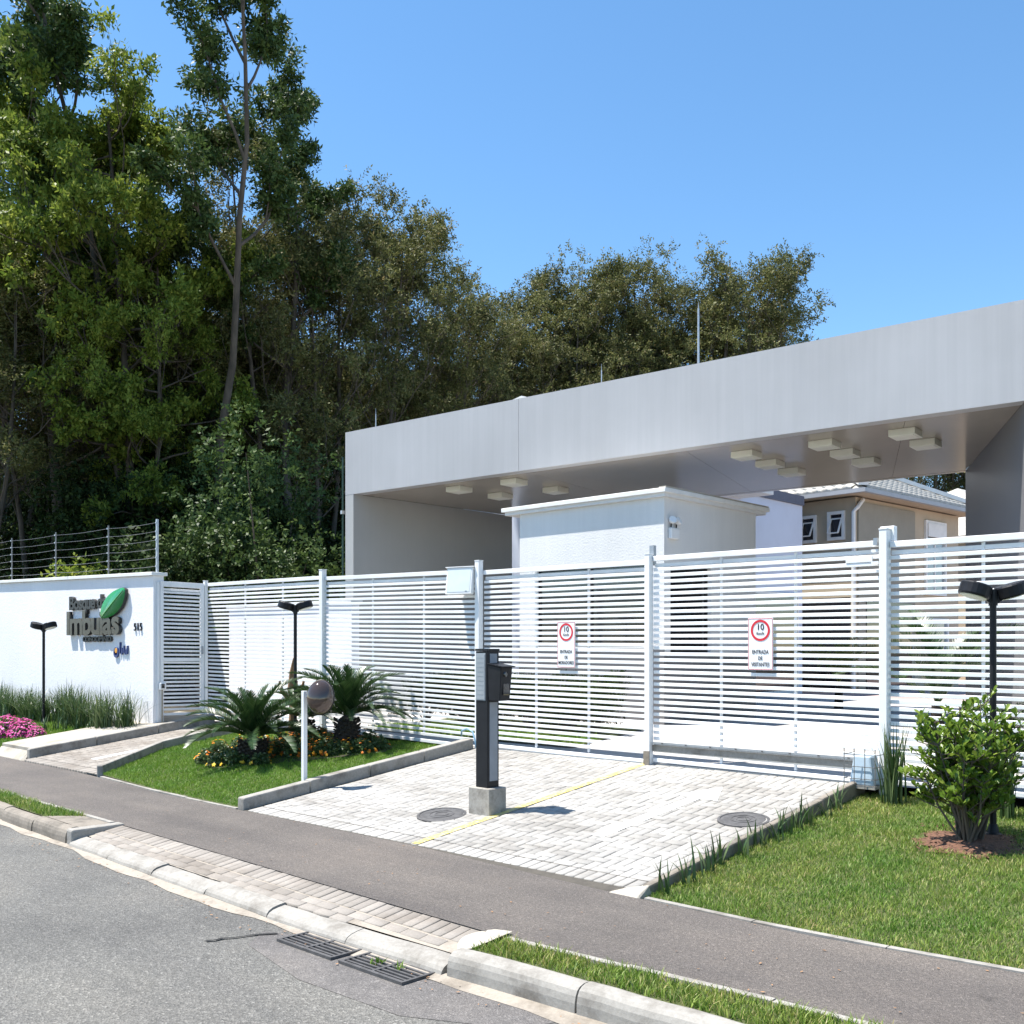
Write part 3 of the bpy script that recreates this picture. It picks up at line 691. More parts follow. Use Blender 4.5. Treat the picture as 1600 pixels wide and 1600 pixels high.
# the rail in the ground
gr_ = struct('gate_track'); MB().box(-10.0, -4.2, 9.925, 9.975, 0.43, 0.462).build('track', 'grey_metal', gr_)

def post(x, top, base, label, w=0.115, d=0.10, y=9.90, cap=True):
    t = thing('gate_post', label, 'post', (x, y, base), 0, 'white square posts of the fence')
    MB().box(-w / 2, w / 2, -d / 2, d / 2, -0.1, top - base).build('shaft', 'white_frame', t, bevel=0.004)
    if cap: MB().box(-w / 2 - .004, w / 2 + .004, -d / 2 - .004, d / 2 + .004, top - base + .001, top - base + 0.012).build('cap', 'white_frame', t)
    return t
post(-17.40, 3.12, 0.50, 'thin white corner post beside the pedestrian gate', 0.065, 0.065)
post(-13.66, 3.13, 0.46, 'white square post above the dark dome mirror', 0.09, 0.09)
p2 = post(-10.0, 3.06, 0.44, 'white square post behind the black intercom pillar', 0.085, 0.085)
p3 = post(-7.10, 2.965, 0.44, 'white square post between the two gates with speed signs', 0.075, 0.08)
p4 = post(-4.21, 3.03, 0.45, 'white square post beside the gate motor and tall strap leaved plant', 0.08, 0.10)
MB().box(-0.075, 0.075, 0.052, 0.12, 2.47, 2.62).build('roller_box', 'white_frame', p4, bevel=0.004)
MB().box(-0.10, -0.060, -0.05, 0.03, 2.43, 2.50).build('guide_bracket', 'grey_metal', p4)
for dz in (2.36, 2.24): MB().box(-0.13, -0.060, -0.03, 0.01, dz, dz + 0.028).build('hinge_pin', 'white_frame', p4)
MB().box(-0.03, 0.03, 0.055, 0.11, 2.40, 2.64).build('guide_stub', 'grey_metal', p3)
MB().box(-0.042, 0.042, -0.056, -0.0415, -0.06, 0.17).build('rusty_foot', 'kerb_dirt_shade', p3)
MB().box(-0.11, -0.065, -0.03, 0.03, 2.40, 2.50).build('guide_bracket', 'grey_metal', p2)

# speed signs on the gates
def speed_sign(x, z, w, h, word, label, y=9.932):
    t = thing('speed_sign', label, 'sign', (x, y, z), 0, 'speed limit signs on the gates')
    MB().box(-w / 2, w / 2, -0.003, 0.003, 0, h).build('plate', 'sign_white', t, bevel=0.001)
    b = MB(); i = 0.006; th = 0.004
    for q in ((-w/2+i, w/2-i, i, i+th), (-w/2+i, w/2-i, h-i-th, h-i), (-w/2+i, -w/2+i+th, i+th, h-i-th), (w/2-i-th, w/2-i, i+th, h-i-th)): b.box(q[0], q[1], -0.0052, -0.0034, q[2], q[3])
    b.build('red_border', 'sign_red', t)
    ro, ri, cz = w * 0.385, w * 0.30, h - w * 0.45; rb = MB(); n = 48
    for k in range(n):
        a = 2 * math.pi * k / n
        rb.v += [(ro * math.cos(a), -0.0062, cz + ro * math.sin(a)), (ri * math.cos(a), -0.0062, cz + ri * math.sin(a))]
    for k in range(n): rb.f.append((2 * k, 2 * k + 1, 2 * ((k + 1) % n) + 1, 2 * ((k + 1) % n)))
    rb.build('red_ring', 'sign_red', t)
    def tx(s, size, zz, sx=1.0, nm='lettering'):
        me = text_mesh('lettering', s, size, 0.0006, bold=size * 0.012); xform(me, Matrix.Translation((0, -0.0060, zz)) @ Matrix.Rotation(R(90), 4, 'X') @ Matrix.Diagonal((sx, 1, 1, 1))); link(nm, me, 'ink', t)
    tx('10', 0.095, cz + 0.006, 1.0); tx('Km/h', 0.044, cz - 0.048, 1.0)
    tx('ENTRADA', 0.060, h * 0.315, 0.74); tx('DE', 0.058, h * 0.195, 0.74); tx(word, 0.060, h * 0.075, 0.72)
speed_sign(-8.425, 1.59, 0.30, 0.595, 'MORADORES', 'white 10 Km/h sign with red ring reading ENTRADA DE MORADORES')
speed_sign(-5.61, 1.60, 0.305, 0.575, 'VISITANTES', 'white 10 Km/h sign with red ring reading ENTRADA DE VISITANTES', 9.912)

# flood light beside the post
t = thing('floodlight', 'square pale floodlight fixed to the fence post left of the intercom pillar', 'floodlight', (-10.24, 9.76, 2.60), R(4)); t.rotation_euler = (R(-8), 0, R(12))
MB().box(-0.24, 0.20, -0.02, 0.05, 0.0, 0.38).build('housing', 'white_frame', t, bevel=0.006)
MB().box(-0.215, 0.175, -0.024, -0.0205, 0.03, 0.35).build('lens', 'pale_plastic', t)
MB().box(0.10, 0.13, -0.0262, -0.0245, 0.035, 0.042).build('maker_mark', 'ink', t)
MB().box(-0.26, 0.22, -0.035, 0.055, 0.382, 0.392).build('hood', 'white_frame', t)
MB().bar((0.0, 0.05, 0.2), (0.22, 0.12, 0.24), 0.04).build('bracket', 'white_frame', t)

# gate motor in its cage
t = thing('gate_motor', 'pale blue gate motor in a wire cage at the foot of the gate post', 'motor', (-4.36, 9.80, 0.44))
MB().hexa([(-.13, -.12, 0.03), (.13, -.12, 0.03), (.13, .06, 0.03), (-.13, .06, 0.03), (-.09, -.10, 0.33), (.09, -.10, 0.33), (.10, .05, 0.33), (-.10, .05, 0.33)]).build('housing', 'motor_plastic', t, bevel=0.02, seg=2)
MB().box(-.15, .15, -.14, .08, 0.0, 0.03).build('base_plate', 'block_concrete', t)
cg = MB()
for xx in (-.16, -.055, .055, .16): cg.bar((xx, -.155, 0), (xx, -.155, 0.40), 0.007)
for zz in (0.10, 0.22, 0.34): cg.bar((-.163, -.155, zz), (.163, -.155, zz), 0.007).bar((-.163, -.155, zz), (-.163, .09, zz), 0.007).bar((.163, -.155, zz), (.163, .09, zz), 0.007)
cg.build('wire_cage', 'wire', t)

# intercom pillar
t = thing('intercom_pillar', 'black intercom pillar with card reader box standing on a concrete block', 'intercom', (-7.335, 7.385, zd(7.385)))
MB().box(-.155, .155, -.125, .125, -0.08, 0.262).build('footing', 'block_concrete', t, bevel=0.008)
MB().box(-.085, .085, -.085, .085, 0.263, 1.665).build('column', 'black_metal', t, bevel=0.004)
MB().box(-.090, .090, -.090, .090, 1.667, 1.690).build('cap', 'black_metal', t)
MB().box(.0855, .0885, -.055, .062, 0.33, 1.14).build('side_panel', 'grey_plastic', t)
MB().box(.0855, .0885, -.050, .055, 1.48, 1.64).build('upper_panel', 'grey_plastic', t)
MB().box(-.078, .060, -.0905, -.0855, 1.16, 1.645).build('front_panel', 'grey_metal', t)
for k in range(10):
    MB().box(-.070, .052, -.0945, -.0910, 1.172 + k * 0.047, 1.210 + k * 0.047).build('key', 'grey_metal', t)
ib = MB().hexa([(.086, -.075, 1.16), (.25, -.075, 1.16), (.25, .075, 1.16), (.086, .075, 1.16), (.086, -.085, 1.53), (.28, -.085, 1.50), (.28, .085, 1.50), (.086, .085, 1.53)]).build('reader_box', 'black_metal', t, bevel=0.006)
MB().hexa([(.082, -.095, 1.535), (.31, -.095, 1.500), (.31, .095, 1.500), (.082, .095, 1.535), (.082, -.095, 1.545), (.31, -.095, 1.512), (.31, .095, 1.512), (.082, .095, 1.545)]).build('hood', 'black_metal', t)
MB().lathe([(0.028, 0), (0.028, 0.012), (0.016, 0.016)], 20).build('camera_eye', 'dark_glass', t, loc=(.268, -.02, 1.43), rot=(0, R(86), 0))
MB().box(.254, .268, -.04, .05, 1.22, 1.34).build('reader_pad', 'dark_glass', t, bevel=0.003)

# security dome on a white post
t = thing('security_dome', 'dark glossy dome mirror on a slim white post at the island kerb', 'dome', (-10.27, 7.17, 0.12))
MB().box(-.027, .027, -.027, .027, -0.05, 1.20).build('post', 'white_frame', t, bevel=0.003)
MB().box(-.05, .05, -.05, .05, -0.01, 0.012).build('base_plate', 'white_frame', t)
MB().lathe([(0.205, -.012), (0.208, 0.0), (0.203, 0.035), (0.188, 0.075), (0.160, 0.112), (0.118, 0.142), (0.062, 0.160), (0.012, 0.166)], 40).build('mirror', 'dome_glass', t, smooth=True, loc=(0.195, .10, 1.125), rot=(R(80), 0, R(38))).scale = (.80, 1.02, .95)
MB().lathe([(0.214, -.022), (0.216, -0.004), (0.210, 0.0)], 40).build('rim', 'black_metal', t, loc=(0.195, .10, 1.125), rot=(R(80), 0, R(38))).scale = (.80, 1.02, .95)
MB().bar((0, 0, 1.14), (0.18, 0.12, 1.13), 0.03).build('arm', 'white_frame', t)

# twin-headed lamp posts
def lamp_post(x, y, z, h, rz, label):
    t = thing('lamp_post', label, 'lamp post', (x, y, z), rz, 'black twin-headed lamp posts')
    MB().tube([(0, 0, -0.05), (0, 0, h)], 0.027, 12).build('pole', 'black_metal', t, smooth=False)
    MB().lathe([(0.075, 0), (0.075, 0.012), (0.05, 0.03), (0.032, 0.10)], 20).build('base_flange', 'black_metal', t)
    MB().tube([(0, 0, h - 0.13), (0, 0, h + 0.005)], 0.036, 12).build('collar', 'black_metal', t)
    for s in (-1, 1):
        MB().bar((0, 0, h - 0.10), (s * 0.075, 0, h - 0.05), 0.042, 0.05).build('arm', 'black_metal', t)
        a = R(17)
        def tr(u, v_, w_): return (s * (0.045 + u * math.cos(a) - w_ * math.sin(a)), v_, h - 0.085 + u * math.sin(a) + w_ * math.cos(a))
        def outline(sc):
            o = []
            for k in range(20):
                q = 2 * math.pi * k / 20; cx = math.cos(q); sy = math.sin(q)
                o.append((0.125 + 0.128 * sc * cx, 0.128 * sc * sy))
            return o
        hb = MB(); o1 = outline(1.0); n = 20
        for w_, sc in ((0.0, 0.96), (0.012, 1.0), (0.092, 1.0), (0.104, 0.93)):
            hb.v += [tr(u, v_, w_) for u, v_ in outline(sc)]
        for lv in range(3):
            for k in range(n): hb.f.append((lv * n + k, lv * n + (k + 1) % n, (lv + 1) * n + (k + 1) % n, (lv + 1) * n + k))
        hb.f.append(tuple(3 * n + k for k in range(n))); hb.f.append(tuple(range(n - 1, -1, -1)))
        hd = hb.build('head', 'black_metal', t)
        lb = MB(); lb.v += [tr(u, v_, -0.004) for u, v_ in outline(0.86)] + [tr(u, v_, -0.010) for u, v_ in outline(0.80)]
        for k in range(n): lb.f.append((k, (k + 1) % n, n + (k + 1) % n, n + k))
        lb.f.append(tuple(n + k for k in range(n))); lb.build('lens', 'light_diffuser', hd)
lamp_post(-20.7, 8.2, z_left(8.2), 1.98, R(30), 'black twin-headed lamp post in front of the white wall sign')
lamp_post(-13.45, 9.22, z_isle(9.22), 2.16, R(38), 'black twin-headed lamp post rising behind the sago palms')
lamp_post(-2.86, 8.90, z_lawn(8.9), 2.06, R(43), 'black twin-headed lamp post behind the leafy bush on the right lawn')

# ------------------------------------------------------------------ white boundary wall with sign
WY = 8.85
wl_ = thing('boundary_wall', 'long white rendered boundary wall with coping and condominium sign', 'wall', (-17.4, WY, 0.3))
def wz(x): return pl(x, [(-40, 3.7), (-24.9, 3.36), (-17.4, 3.17)])
mb = MB(); xs = [-40, -32, -25, -21, -17.4]
for i in range(4):
    a, b = xs[i], xs[i + 1]
    mb.hexa([(a + 17.4, 0, -0.5), (b + 17.4, 0, -0.5), (b + 17.4, .20, -0.5), (a + 17.4, .20, -0.5), (a + 17.4, 0, wz(a) - .3), (b + 17.4, 0, wz(b) - .3), (b + 17.4, .20, wz(b) - .3), (a + 17.4, .20, wz(a) - .3)])
mb.build('wall_body', 'white_render', wl_)
for i in range(4):
    a, b = xs[i], xs[i + 1] + (0.05 if i == 3 else 0)
    g = 0.004
    MB().hexa([(a + 17.4 + g, -.055, wz(a) - .298), (b + 17.4 - g, -.055, wz(b) - .298), (b + 17.4 - g, .255, wz(b) - .298), (a + 17.4 + g, .255, wz(a) - .298), (a + 17.4 + g, -.055, wz(a) - .235), (b + 17.4 - g, -.055, wz(b) - .235), (b + 17.4 - g, .255, wz(b) - .235), (a + 17.4 + g, .255, wz(a) - .235)]).build('coping', 'roof_white', wl_, bevel=0.005)
# small call box at the wall end
t = thing('call_box', 'small white call box on the end of the white wall', 'intercom', (-17.33, 8.98, 1.08))
MB().box(-.005, .06, -.06, .06, 0, 0.13).build('case', 'white_frame', t, bevel=0.012)
MB().box(.061, .066, -.04, .02, 0.03, 0.11).build('lens', 'dark_glass', t)
MB().bar((0.01, 0.0, -0.001), (0.01, 0.0, -0.62), 0.022).build('conduit', 'walk_concrete', t)
# electric fence on the wall
for i, (x, h, w_, lb) in enumerate(((-17.45, 0.98, 0.038, 'pale end post of the wire fence above the pedestrian gate'), (-19.44, 0.98, 0.022, 'thin fence wire post on the wall above the green leaf'), (-21.95, 0.98, 0.022, 'thin fence wire post on the wall above the lamp post'), (-24.4, 0.98, 0.022, 'thin fence wire post at the left edge of the picture'))):
    t = thing('wire_post', lb, 'fence post', (x, WY + .10, wz(x) + 0.066), 0, 'electric fence posts on the boundary wall')
    MB().bar((0, 0, 0), (0, 0, h), w_).build('rod', 'rod_metal' if i == 0 else 'wire', t)
    for k in range(6): MB().box(-.016, .016, -.03, -.012, 0.10 + k * 0.16, 0.13 + k * 0.16).build('insulator', 'rod_metal', t)
for k in range(6):
    z = lambda x: wz(x) + 0.18 + k * 0.16
    pts = []
    xs_ = [-17.45, -19.44, -21.95, -24.4, -27, -30]
    for a, b in zip(xs_, xs_[1:]):
        for q in range(4):
            x = lerp(a, b, q / 4); pts.append((x, WY + .078, z(x) - 0.02 * math.sin(math.pi * q / 4)))
    w_ = MB().tube(pts, 0.0035, 5).build('fence_wire', 'wire'); tag(w_, '%s strand of the wire fence on the boundary wall' % ['lowest', 'second lowest', 'third lowest', 'third highest', 'second highest', 'highest'][k], 'wire', 'strands of the wire fence')

# sign letters on the wall
sg = thing('condominium_sign', 'raised metal letters of the condominium name with a green leaf on the white wall', 'sign', (-20.0, WY, 2.1))
def letters(s, x0, x1, z, h, depth, standoff, facem, sidem, nm='letter', tilt=0.0, bold=0.045):
    ms = [(ch, text_mesh('letter', ch, h / 0.72, 0.0)) for ch in s]
    ws = []
    for ch, me in ms:
        if len(me.vertices) == 0: ws.append((0.25 * h, None)); continue
        xs = [q.co.x for q in me.vertices]; ws.append((max(xs) - min(xs), min(xs)))
    tot = sum(w for w, _ in ws) + 0.06 * h * (len(s) - 1); k = (x1 - x0) / tot; x = x0
    for (ch, me), (w, mn) in zip(ms, ws):
        if mn is not None:
            me2 = text_mesh('letter', ch, h / 0.72, depth / 2, bold=h * bold)
            xform(me2, Matrix.Translation((x, -standoff - depth / 2, z + tilt * (x - x0))) @ Matrix.Rotation(R(90), 4, 'X') @ Matrix.Diagonal((k, 1, 1, 1)) @ Matrix.Translation((-mn, 0, 0)))
            me2.materials.clear(); me2.materials.append(M[sidem]); me2.materials.append(M[facem])
            for p in me2.polygons: p.material_index = 1 if p.normal.y < -0.7 else 0
            link(nm, me2, None, sg)
        x += (w + 0.06 * h) * k
letters('Bosque das', -0.86, 0.96, 0.535, 0.27, 0.06, 0.012, 'letter_side', 'letter_side')
letters('Imbuias', -0.95, 1.36, 0.03, 0.47, 0.065, 0.015, 'letter_face', 'letter_side')
letters('CONDOMÍNIO', -0.30, 0.98, -0.125, 0.10, 0.03, 0.01, 'letter_side', 'letter_side')
# leaf
lf = MB(); n = 18; cen = []
for i in range(n + 1):
    t_ = i / n; w_ = max(0.02, math.sin(math.pi * min(1, t_ ** 0.9 * 0.955 + 0.02)) ** 0.75)
    cx = lerp(0.64, 1.62, t_) + 0.05 * math.sin(math.pi * t_); cz = lerp(0.34, 0.87, t_)
    bulge = 0.03 * math.sin(math.pi * t_)
    lf.v += [(cx - .27 * w_, -.085, cz + .14 * w_), (cx, -.085 - bulge, cz), (cx + .24 * w_, -.085, cz - .12 * w_)]
    cen.append((cx, -.090 - bulge, cz))
for i in range(n):
    for k in range(2): lf.f.append((i * 3 + k, i * 3 + k + 1, i * 3 + k + 4, i * 3 + k + 3))
me = lf.mesh('leaf', smooth=True); bm = bmesh.new(); bm.from_mesh(me)
ext = bmesh.ops.extrude_face_region(bm, geom=bm.faces[:]); bmesh.ops.translate(bm, vec=(0, 0.06, 0), verts=[q for q in ext['geom'] if isinstance(q, bmesh.types.BMVert)])
bmesh.ops.recalc_face_normals(bm, faces=bm.faces); bm.to_mesh(me); bm.free()
me.materials.append(M['leaf_green']); me.materials.append(M['letter_side'])
for p in me.polygons:
    p.material_index = 0 if p.normal.y < -0.5 else 1; p.use_smooth = p.normal.y < -0.5
lo = link('leaf', me, None, sg); MB().tube(cen[:-1], [0.004 + 0.010 * math.sin(math.pi * i / n) for i in range(n)], 6).build('vein', 'leaf_vein', lo)
# street number and builder's mark
t = thing('house_number', 'small dark numerals 515 on the white wall', 'number', (-17.98, WY, 2.17))
for i, ch in enumerate('515'):
    me = text_mesh('numeral', ch, 0.21, 0.012); xform(me, Matrix.Translation((-0.11 + i * 0.115, -.013, 0)) @ Matrix.Rotation(R(90), 4, 'X') @ Matrix.Diagonal((0.8, 1, 1, 1))); link('numeral', me, 'ink', t)
t = thing('builder_mark', 'tiny blue and orange maker emblem below the wall sign', 'emblem', (-18.68, WY, 1.70))
MB().lathe([(0.10, 0), (0.10, 0.03), (0.06, 0.03), (0.06, 0)], 20).build('ring', 'logo_blue', t, loc=(-.17, -.002, .06), rot=(R(90), 0, 0))
MB().lathe([(0.05, 0), (0.05, 0.034)], 16).build('dot', 'logo_orange', t, loc=(-.15, -.002, .10), rot=(R(90), 0, 0))
for i, (x, z, h) in enumerate(((-.04, .04, .22), (.05, .02, .13), (.12, .05, .14), (.19, .02, .10), (.26, .03, .16))):
    MB().hexa([(x, -.03, z), (x + .04, -.03, z), (x + .04, -.002, z), (x, -.002, z), (x + .02, -.03, z + h), (x + .06, -.03, z + h), (x + .06, -.002, z + h), (x + .02, -.002, z + h)]).build('stroke', 'logo_blue', t)

# ------------------------------------------------------------------ entrance portal
pt = thing('entrance_portal', 'wide grey entrance portal with deep fascia and soffit over the driveway', 'portal', (-17.76, 13.69, 0.55))
ZC, ZT = 5.24, 6.63
FA = Vector((-17.76, 13.69)); FB = Vector((-4.38, 14.85)); BA = Vector((-17.72, 18.74)); BB = Vector((-6.9, 19.9))
fd = (FB - FA).normalized()
def front(x): return FA.y + (x - FA.x) * fd.y / fd.x
def P3(x, y, z): return (x + 17.76, y - 13.69, z - 0.55)
def quad_prism(name, mat, poly, z0, z1, bevel=0.0):
    mb = MB(); n = len(poly)
    mb.v += [P3(x, y, z0) for x, y in poly] + [P3(x, y, z1) for x, y in poly]
    mb.f += [tuple(range(n - 1, -1, -1)), tuple(range(n, 2 * n))] + [(i, (i + 1) % n, n + (i + 1) % n, n + i) for i in range(n)]
    return mb.build(name, mat, pt, bevel=bevel)
seams = [-18.02, -13.15, -2.6]
for a, b in zip(seams, seams[1:]):
    quad_prism('fascia_panel', 'portal_paint', [(a + .0035, front(a)), (b - (.0035 if b < -10 else .0008), front(b)), (b - .0008, front(b) + .25), (a + .0008, front(a) + .25)], ZC, ZT)
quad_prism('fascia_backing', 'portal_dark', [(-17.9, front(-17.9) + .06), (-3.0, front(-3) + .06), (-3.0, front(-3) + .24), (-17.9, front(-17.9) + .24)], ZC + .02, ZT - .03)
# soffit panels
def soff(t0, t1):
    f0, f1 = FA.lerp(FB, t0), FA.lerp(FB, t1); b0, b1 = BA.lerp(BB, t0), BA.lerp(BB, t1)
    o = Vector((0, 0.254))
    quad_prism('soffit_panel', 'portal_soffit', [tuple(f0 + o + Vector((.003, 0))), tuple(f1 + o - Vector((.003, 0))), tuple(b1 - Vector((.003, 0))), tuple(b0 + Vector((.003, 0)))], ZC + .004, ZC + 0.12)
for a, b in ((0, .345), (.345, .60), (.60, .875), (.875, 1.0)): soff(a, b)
quad_prism('roof_slab', 'portal_paint', [(-18.0, front(-18) + .26), (-2.7, front(-2.7) + .26), (-5.0, 20.15), (-18.0, 18.9)], ZC + .13, ZT - .10)
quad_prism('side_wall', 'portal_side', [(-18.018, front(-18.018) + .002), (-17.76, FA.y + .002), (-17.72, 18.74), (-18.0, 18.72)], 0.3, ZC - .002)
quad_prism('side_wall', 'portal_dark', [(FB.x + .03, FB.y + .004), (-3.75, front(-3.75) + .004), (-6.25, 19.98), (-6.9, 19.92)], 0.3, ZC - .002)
MB().hexa([P3(FB.x + .032, FB.y - .016, 0.3), P3(-3.75, front(-3.75) - .018, 0.3), P3(-3.75, front(-3.75) + .002, 0.3), P3(FB.x + .032, FB.y + .002, 0.3), P3(FB.x + .032, FB.y - .016, ZC - .003), P3(-3.75, front(-3.75) - .018, ZC - .003), P3(-3.75, front(-3.75) + .002, ZC - .003), P3(FB.x + .032, FB.y + .002, ZC - .003)]).build('front_leg', 'portal_paint', pt)
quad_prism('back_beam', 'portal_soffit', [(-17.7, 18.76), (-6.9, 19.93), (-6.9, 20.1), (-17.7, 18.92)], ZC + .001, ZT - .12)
MB().hexa([P3(-13.35, front(-13.3) + .02, ZT + .001), P3(-12.95, front(-12.95) + .02, ZT + .001), P3(-12.95, front(-12.95) + .2, ZT + .001), P3(-13.35, front(-13.3) + .2, ZT + .001), P3(-13.2, front(-13.2) + .02, ZT + .03), P3(-13.1, front(-13.1) + .02, ZT + .05), P3(-13.1, front(-13.1) + .2, ZT + .05), P3(-13.2, front(-13.2) + .2, ZT + .03)]).build('joint_flashing', 'roof_white', pt)
# square ceiling lights
lab = ['front left pair, nearer the left wall', 'front left pair, right one', 'rear left pair, nearer the left wall', 'rear left pair, above the guardhouse roof', 'first row left of the beige house, front one', 'first row left of the beige house, middle one', 'first row left of the beige house, rear one', 'middle row, front one', 'middle row, centre one', 'middle row, rear one above the tiled roof', 'right hand pair, front one', 'right hand pair, rear one']
for i, (x, y) in enumerate([(-15.4, 14.66), (-13.93, 14.79), (-15.4, 15.91), (-13.98, 16.13), (-9.03, 15.47), (-9.16, 16.53), (-9.27, 17.55), (-7.63, 15.56), (-7.73, 16.54), (-7.80, 17.55), (-6.32, 15.63), (-6.40, 16.65)]):
    t = thing('ceiling_light', 'square cream ceiling light under the portal, ' + lab[i], 'ceiling light', (x, y, ZC + .003), R(5), 'square lights under the portal soffit')
    MB().box(-.20, .20, -.20, .20, -.105, -.001).build('case', 'light_diffuser', t, bevel=0.004)
    MB().box(-.165, .165, -.165, .165, -.113, -.1055).build('diffuser', 'light_diffuser', t)
# rods on the roof
def rod(x, y, z0, h, r, label, mat='rod_metal'):
    t = thing('lightning_rod', label, 'rod', (x, y, z0), 0, 'thin rods on the portal roof')
    MB().tube([(0, 0, -0.15), (0, 0, h)], [r, r * .8], 8).build('mast', mat, t)
    MB().box(-.04, .04, -.04, .04, -.10, 0.0).build('foot', 'roof_white', t); MB().tube([(0, 0, h + .001), (0, 0, h + .12)], [r * .45, .002], 6).build('tip', mat, t)
rod(-17.35, 13.99, ZT, 0.36, 0.012, 'short thin rod on the left end of the portal roof')
rod(-11.85, 15.0, ZT - .10, 0.58, 0.012, 'short thin rod near the middle of the portal roof')
rod(-9.70, 15.0, ZT - .10, 1.25, 0.020, 'tall pale rod on the portal roof against the trees')
t = thing('green_pole', 'slender dark green pole beside the left leg of the portal', 'pole', (-18.55, 14.0, 0.6))
MB().tube([(0, 0, 0), (0, 0, 5.6)], 0.022, 8).build('shaft', 'green_pole', t); MB().box(-.06, .06, -.04, .04, 1.9, 2.5).build('junction_box', 'green_pole', t)
MB().box(-.03, .03, -.045, .03, 4.3, 4.38).build('clip', 'rod_metal', t)

# ------------------------------------------------------------------ guardhouse
gh = thing('guardhouse', 'small white guardhouse with flat overhanging roof under the portal', 'guardhouse', (-12.57, 13.5, 0.55))
def wall_rects(L, H, hole):
    x0, x1, z0, z1 = hole
    return [(0, x0, 0, H), (x1, L, 0, H), (x0, x1, 0, z0), (x0, x1, z1, H)]
mb = MB()
for a, b, z0, z1 in wall_rects(3.19, 3.74, (0.42, 2.86, 1.32, 2.70)): mb.box(a, b, 0, 0.18, z0, z1)
mb.build('front_wall', 'guard_render', gh)
mb = MB()
for a, b, z0, z1 in wall_rects(2.72, 3.74, (0.0, 1.22, 1.22, 2.66)): 
    if b > a: mb.box(3.01, 3.19, 0.181 + a, 0.181 + b, z0, z1)
mb.build('side_wall', 'guard_render', gh)
MB().box(0, 0.18, 0.181, 2.90, 0, 3.74).build('side_wall', 'guard_render', gh); MB().box(0.181, 3.009, 2.72, 2.90, 0, 3.74).build('rear_wall', 'guard_render', gh)
wf = MB().box(.421, 2.859, .05, .10, 1.321, 1.36).box(.421, 2.859, .05, .10, 2.66, 2.699).box(.421, .46, .05, .10, 1.361, 2.659).box(2.82, 2.859, .05, .10, 1.361, 2.659).box(1.62, 1.66, .05, .10, 1.361, 2.659).build('window', 'black_metal', gh)
for a, b in ((.461, 1.619), (1.661, 2.819)): MB().box(a, b, .07, .078, 1.362, 2.658).build('pane', 'dark_glass', wf)
MB().box(.38, 2.90, -.03, .049, 1.285, 1.319).build('sill', 'roof_white', gh)
wf = MB().box(3.06, 3.12, .20, 1.40, 1.225, 1.26).box(3.06, 3.12, .20, 1.40, 2.62, 2.655).box(3.06, 3.12, .185, .225, 1.261, 2.619).box(3.06, 3.12, 1.36, 1.40, 1.261, 2.619).build('window', 'black_metal', gh)
MB().box(3.09, 3.098, .226, 1.359, 1.262, 2.618).build('pane', 'dark_glass', wf)
rf = MB().box(-.30, 3.26, -.08, 3.15, 3.741, 3.80).build('roof', 'guard_render', gh)
MB().box(-.36, 3.30, -.125, 3.22, 3.801, 3.875).build('roof_edge', 'roof_white', rf, bevel=0.006)
MB().box(3.16, 3.295, -.10, 3.18, 3.876, 3.90).build('flashing', 'walk_concrete', rf)
MB().box(-.012, 3.202, -.014, -.002, 0, 1.28).build('plinth', 'portal_dark', gh); MB().box(3.192, 3.204, -.001, 2.88, 0, 1.20).build('plinth', 'portal_dark', gh)
# emergency light
t = thing('emergency_light', 'white twin spot emergency light on the guardhouse side wall', 'light', (-9.375, 13.72, 3.62))
MB().box(0, .07, -.12, .12, 0, .18).build('case', 'white_frame', t, bevel=0.012)
for s in (-.075, .075):
    MB().tube([(0.03, s, .19), (0.035, s, .25)], 0.012, 8).build('stem', 'black_metal', t)
    MB().lathe([(0.035, -.03), (0.062, 0.02), (0.066, 0.05), (0.055, 0.055)], 20).build('spot', 'white_frame', t, loc=(0.05, s, .29), rot=(R(65), 0, R(60) if s < 0 else R(100)))

# bed in front of the guardhouse
bed = struct('garden_bed')
sheet('soil', 'lawn_soil', [(-13.4, 10.5), (-8.8, 10.5), (-9.2, 12.9), (-13.2, 12.9)], z_drive, bed, 0.02)
grass('bed_grass', 'strip of green ground cover behind the gate in front of the guardhouse', [[(-13.4, 10.5), (-8.8, 10.5), (-9.0, 11.4), (-13.3, 11.4)]], lambda y: z_drive(y) + 0.02, 800, 0.07, 0.008, 'grass_fine', 12)

# ------------------------------------------------------------------ houses behind
hs = thing('beige_house', 'beige two storey house with pale tiled hip roof seen under the portal', 'house', (-12.1, 26.5, 0.55), R(-4.8))
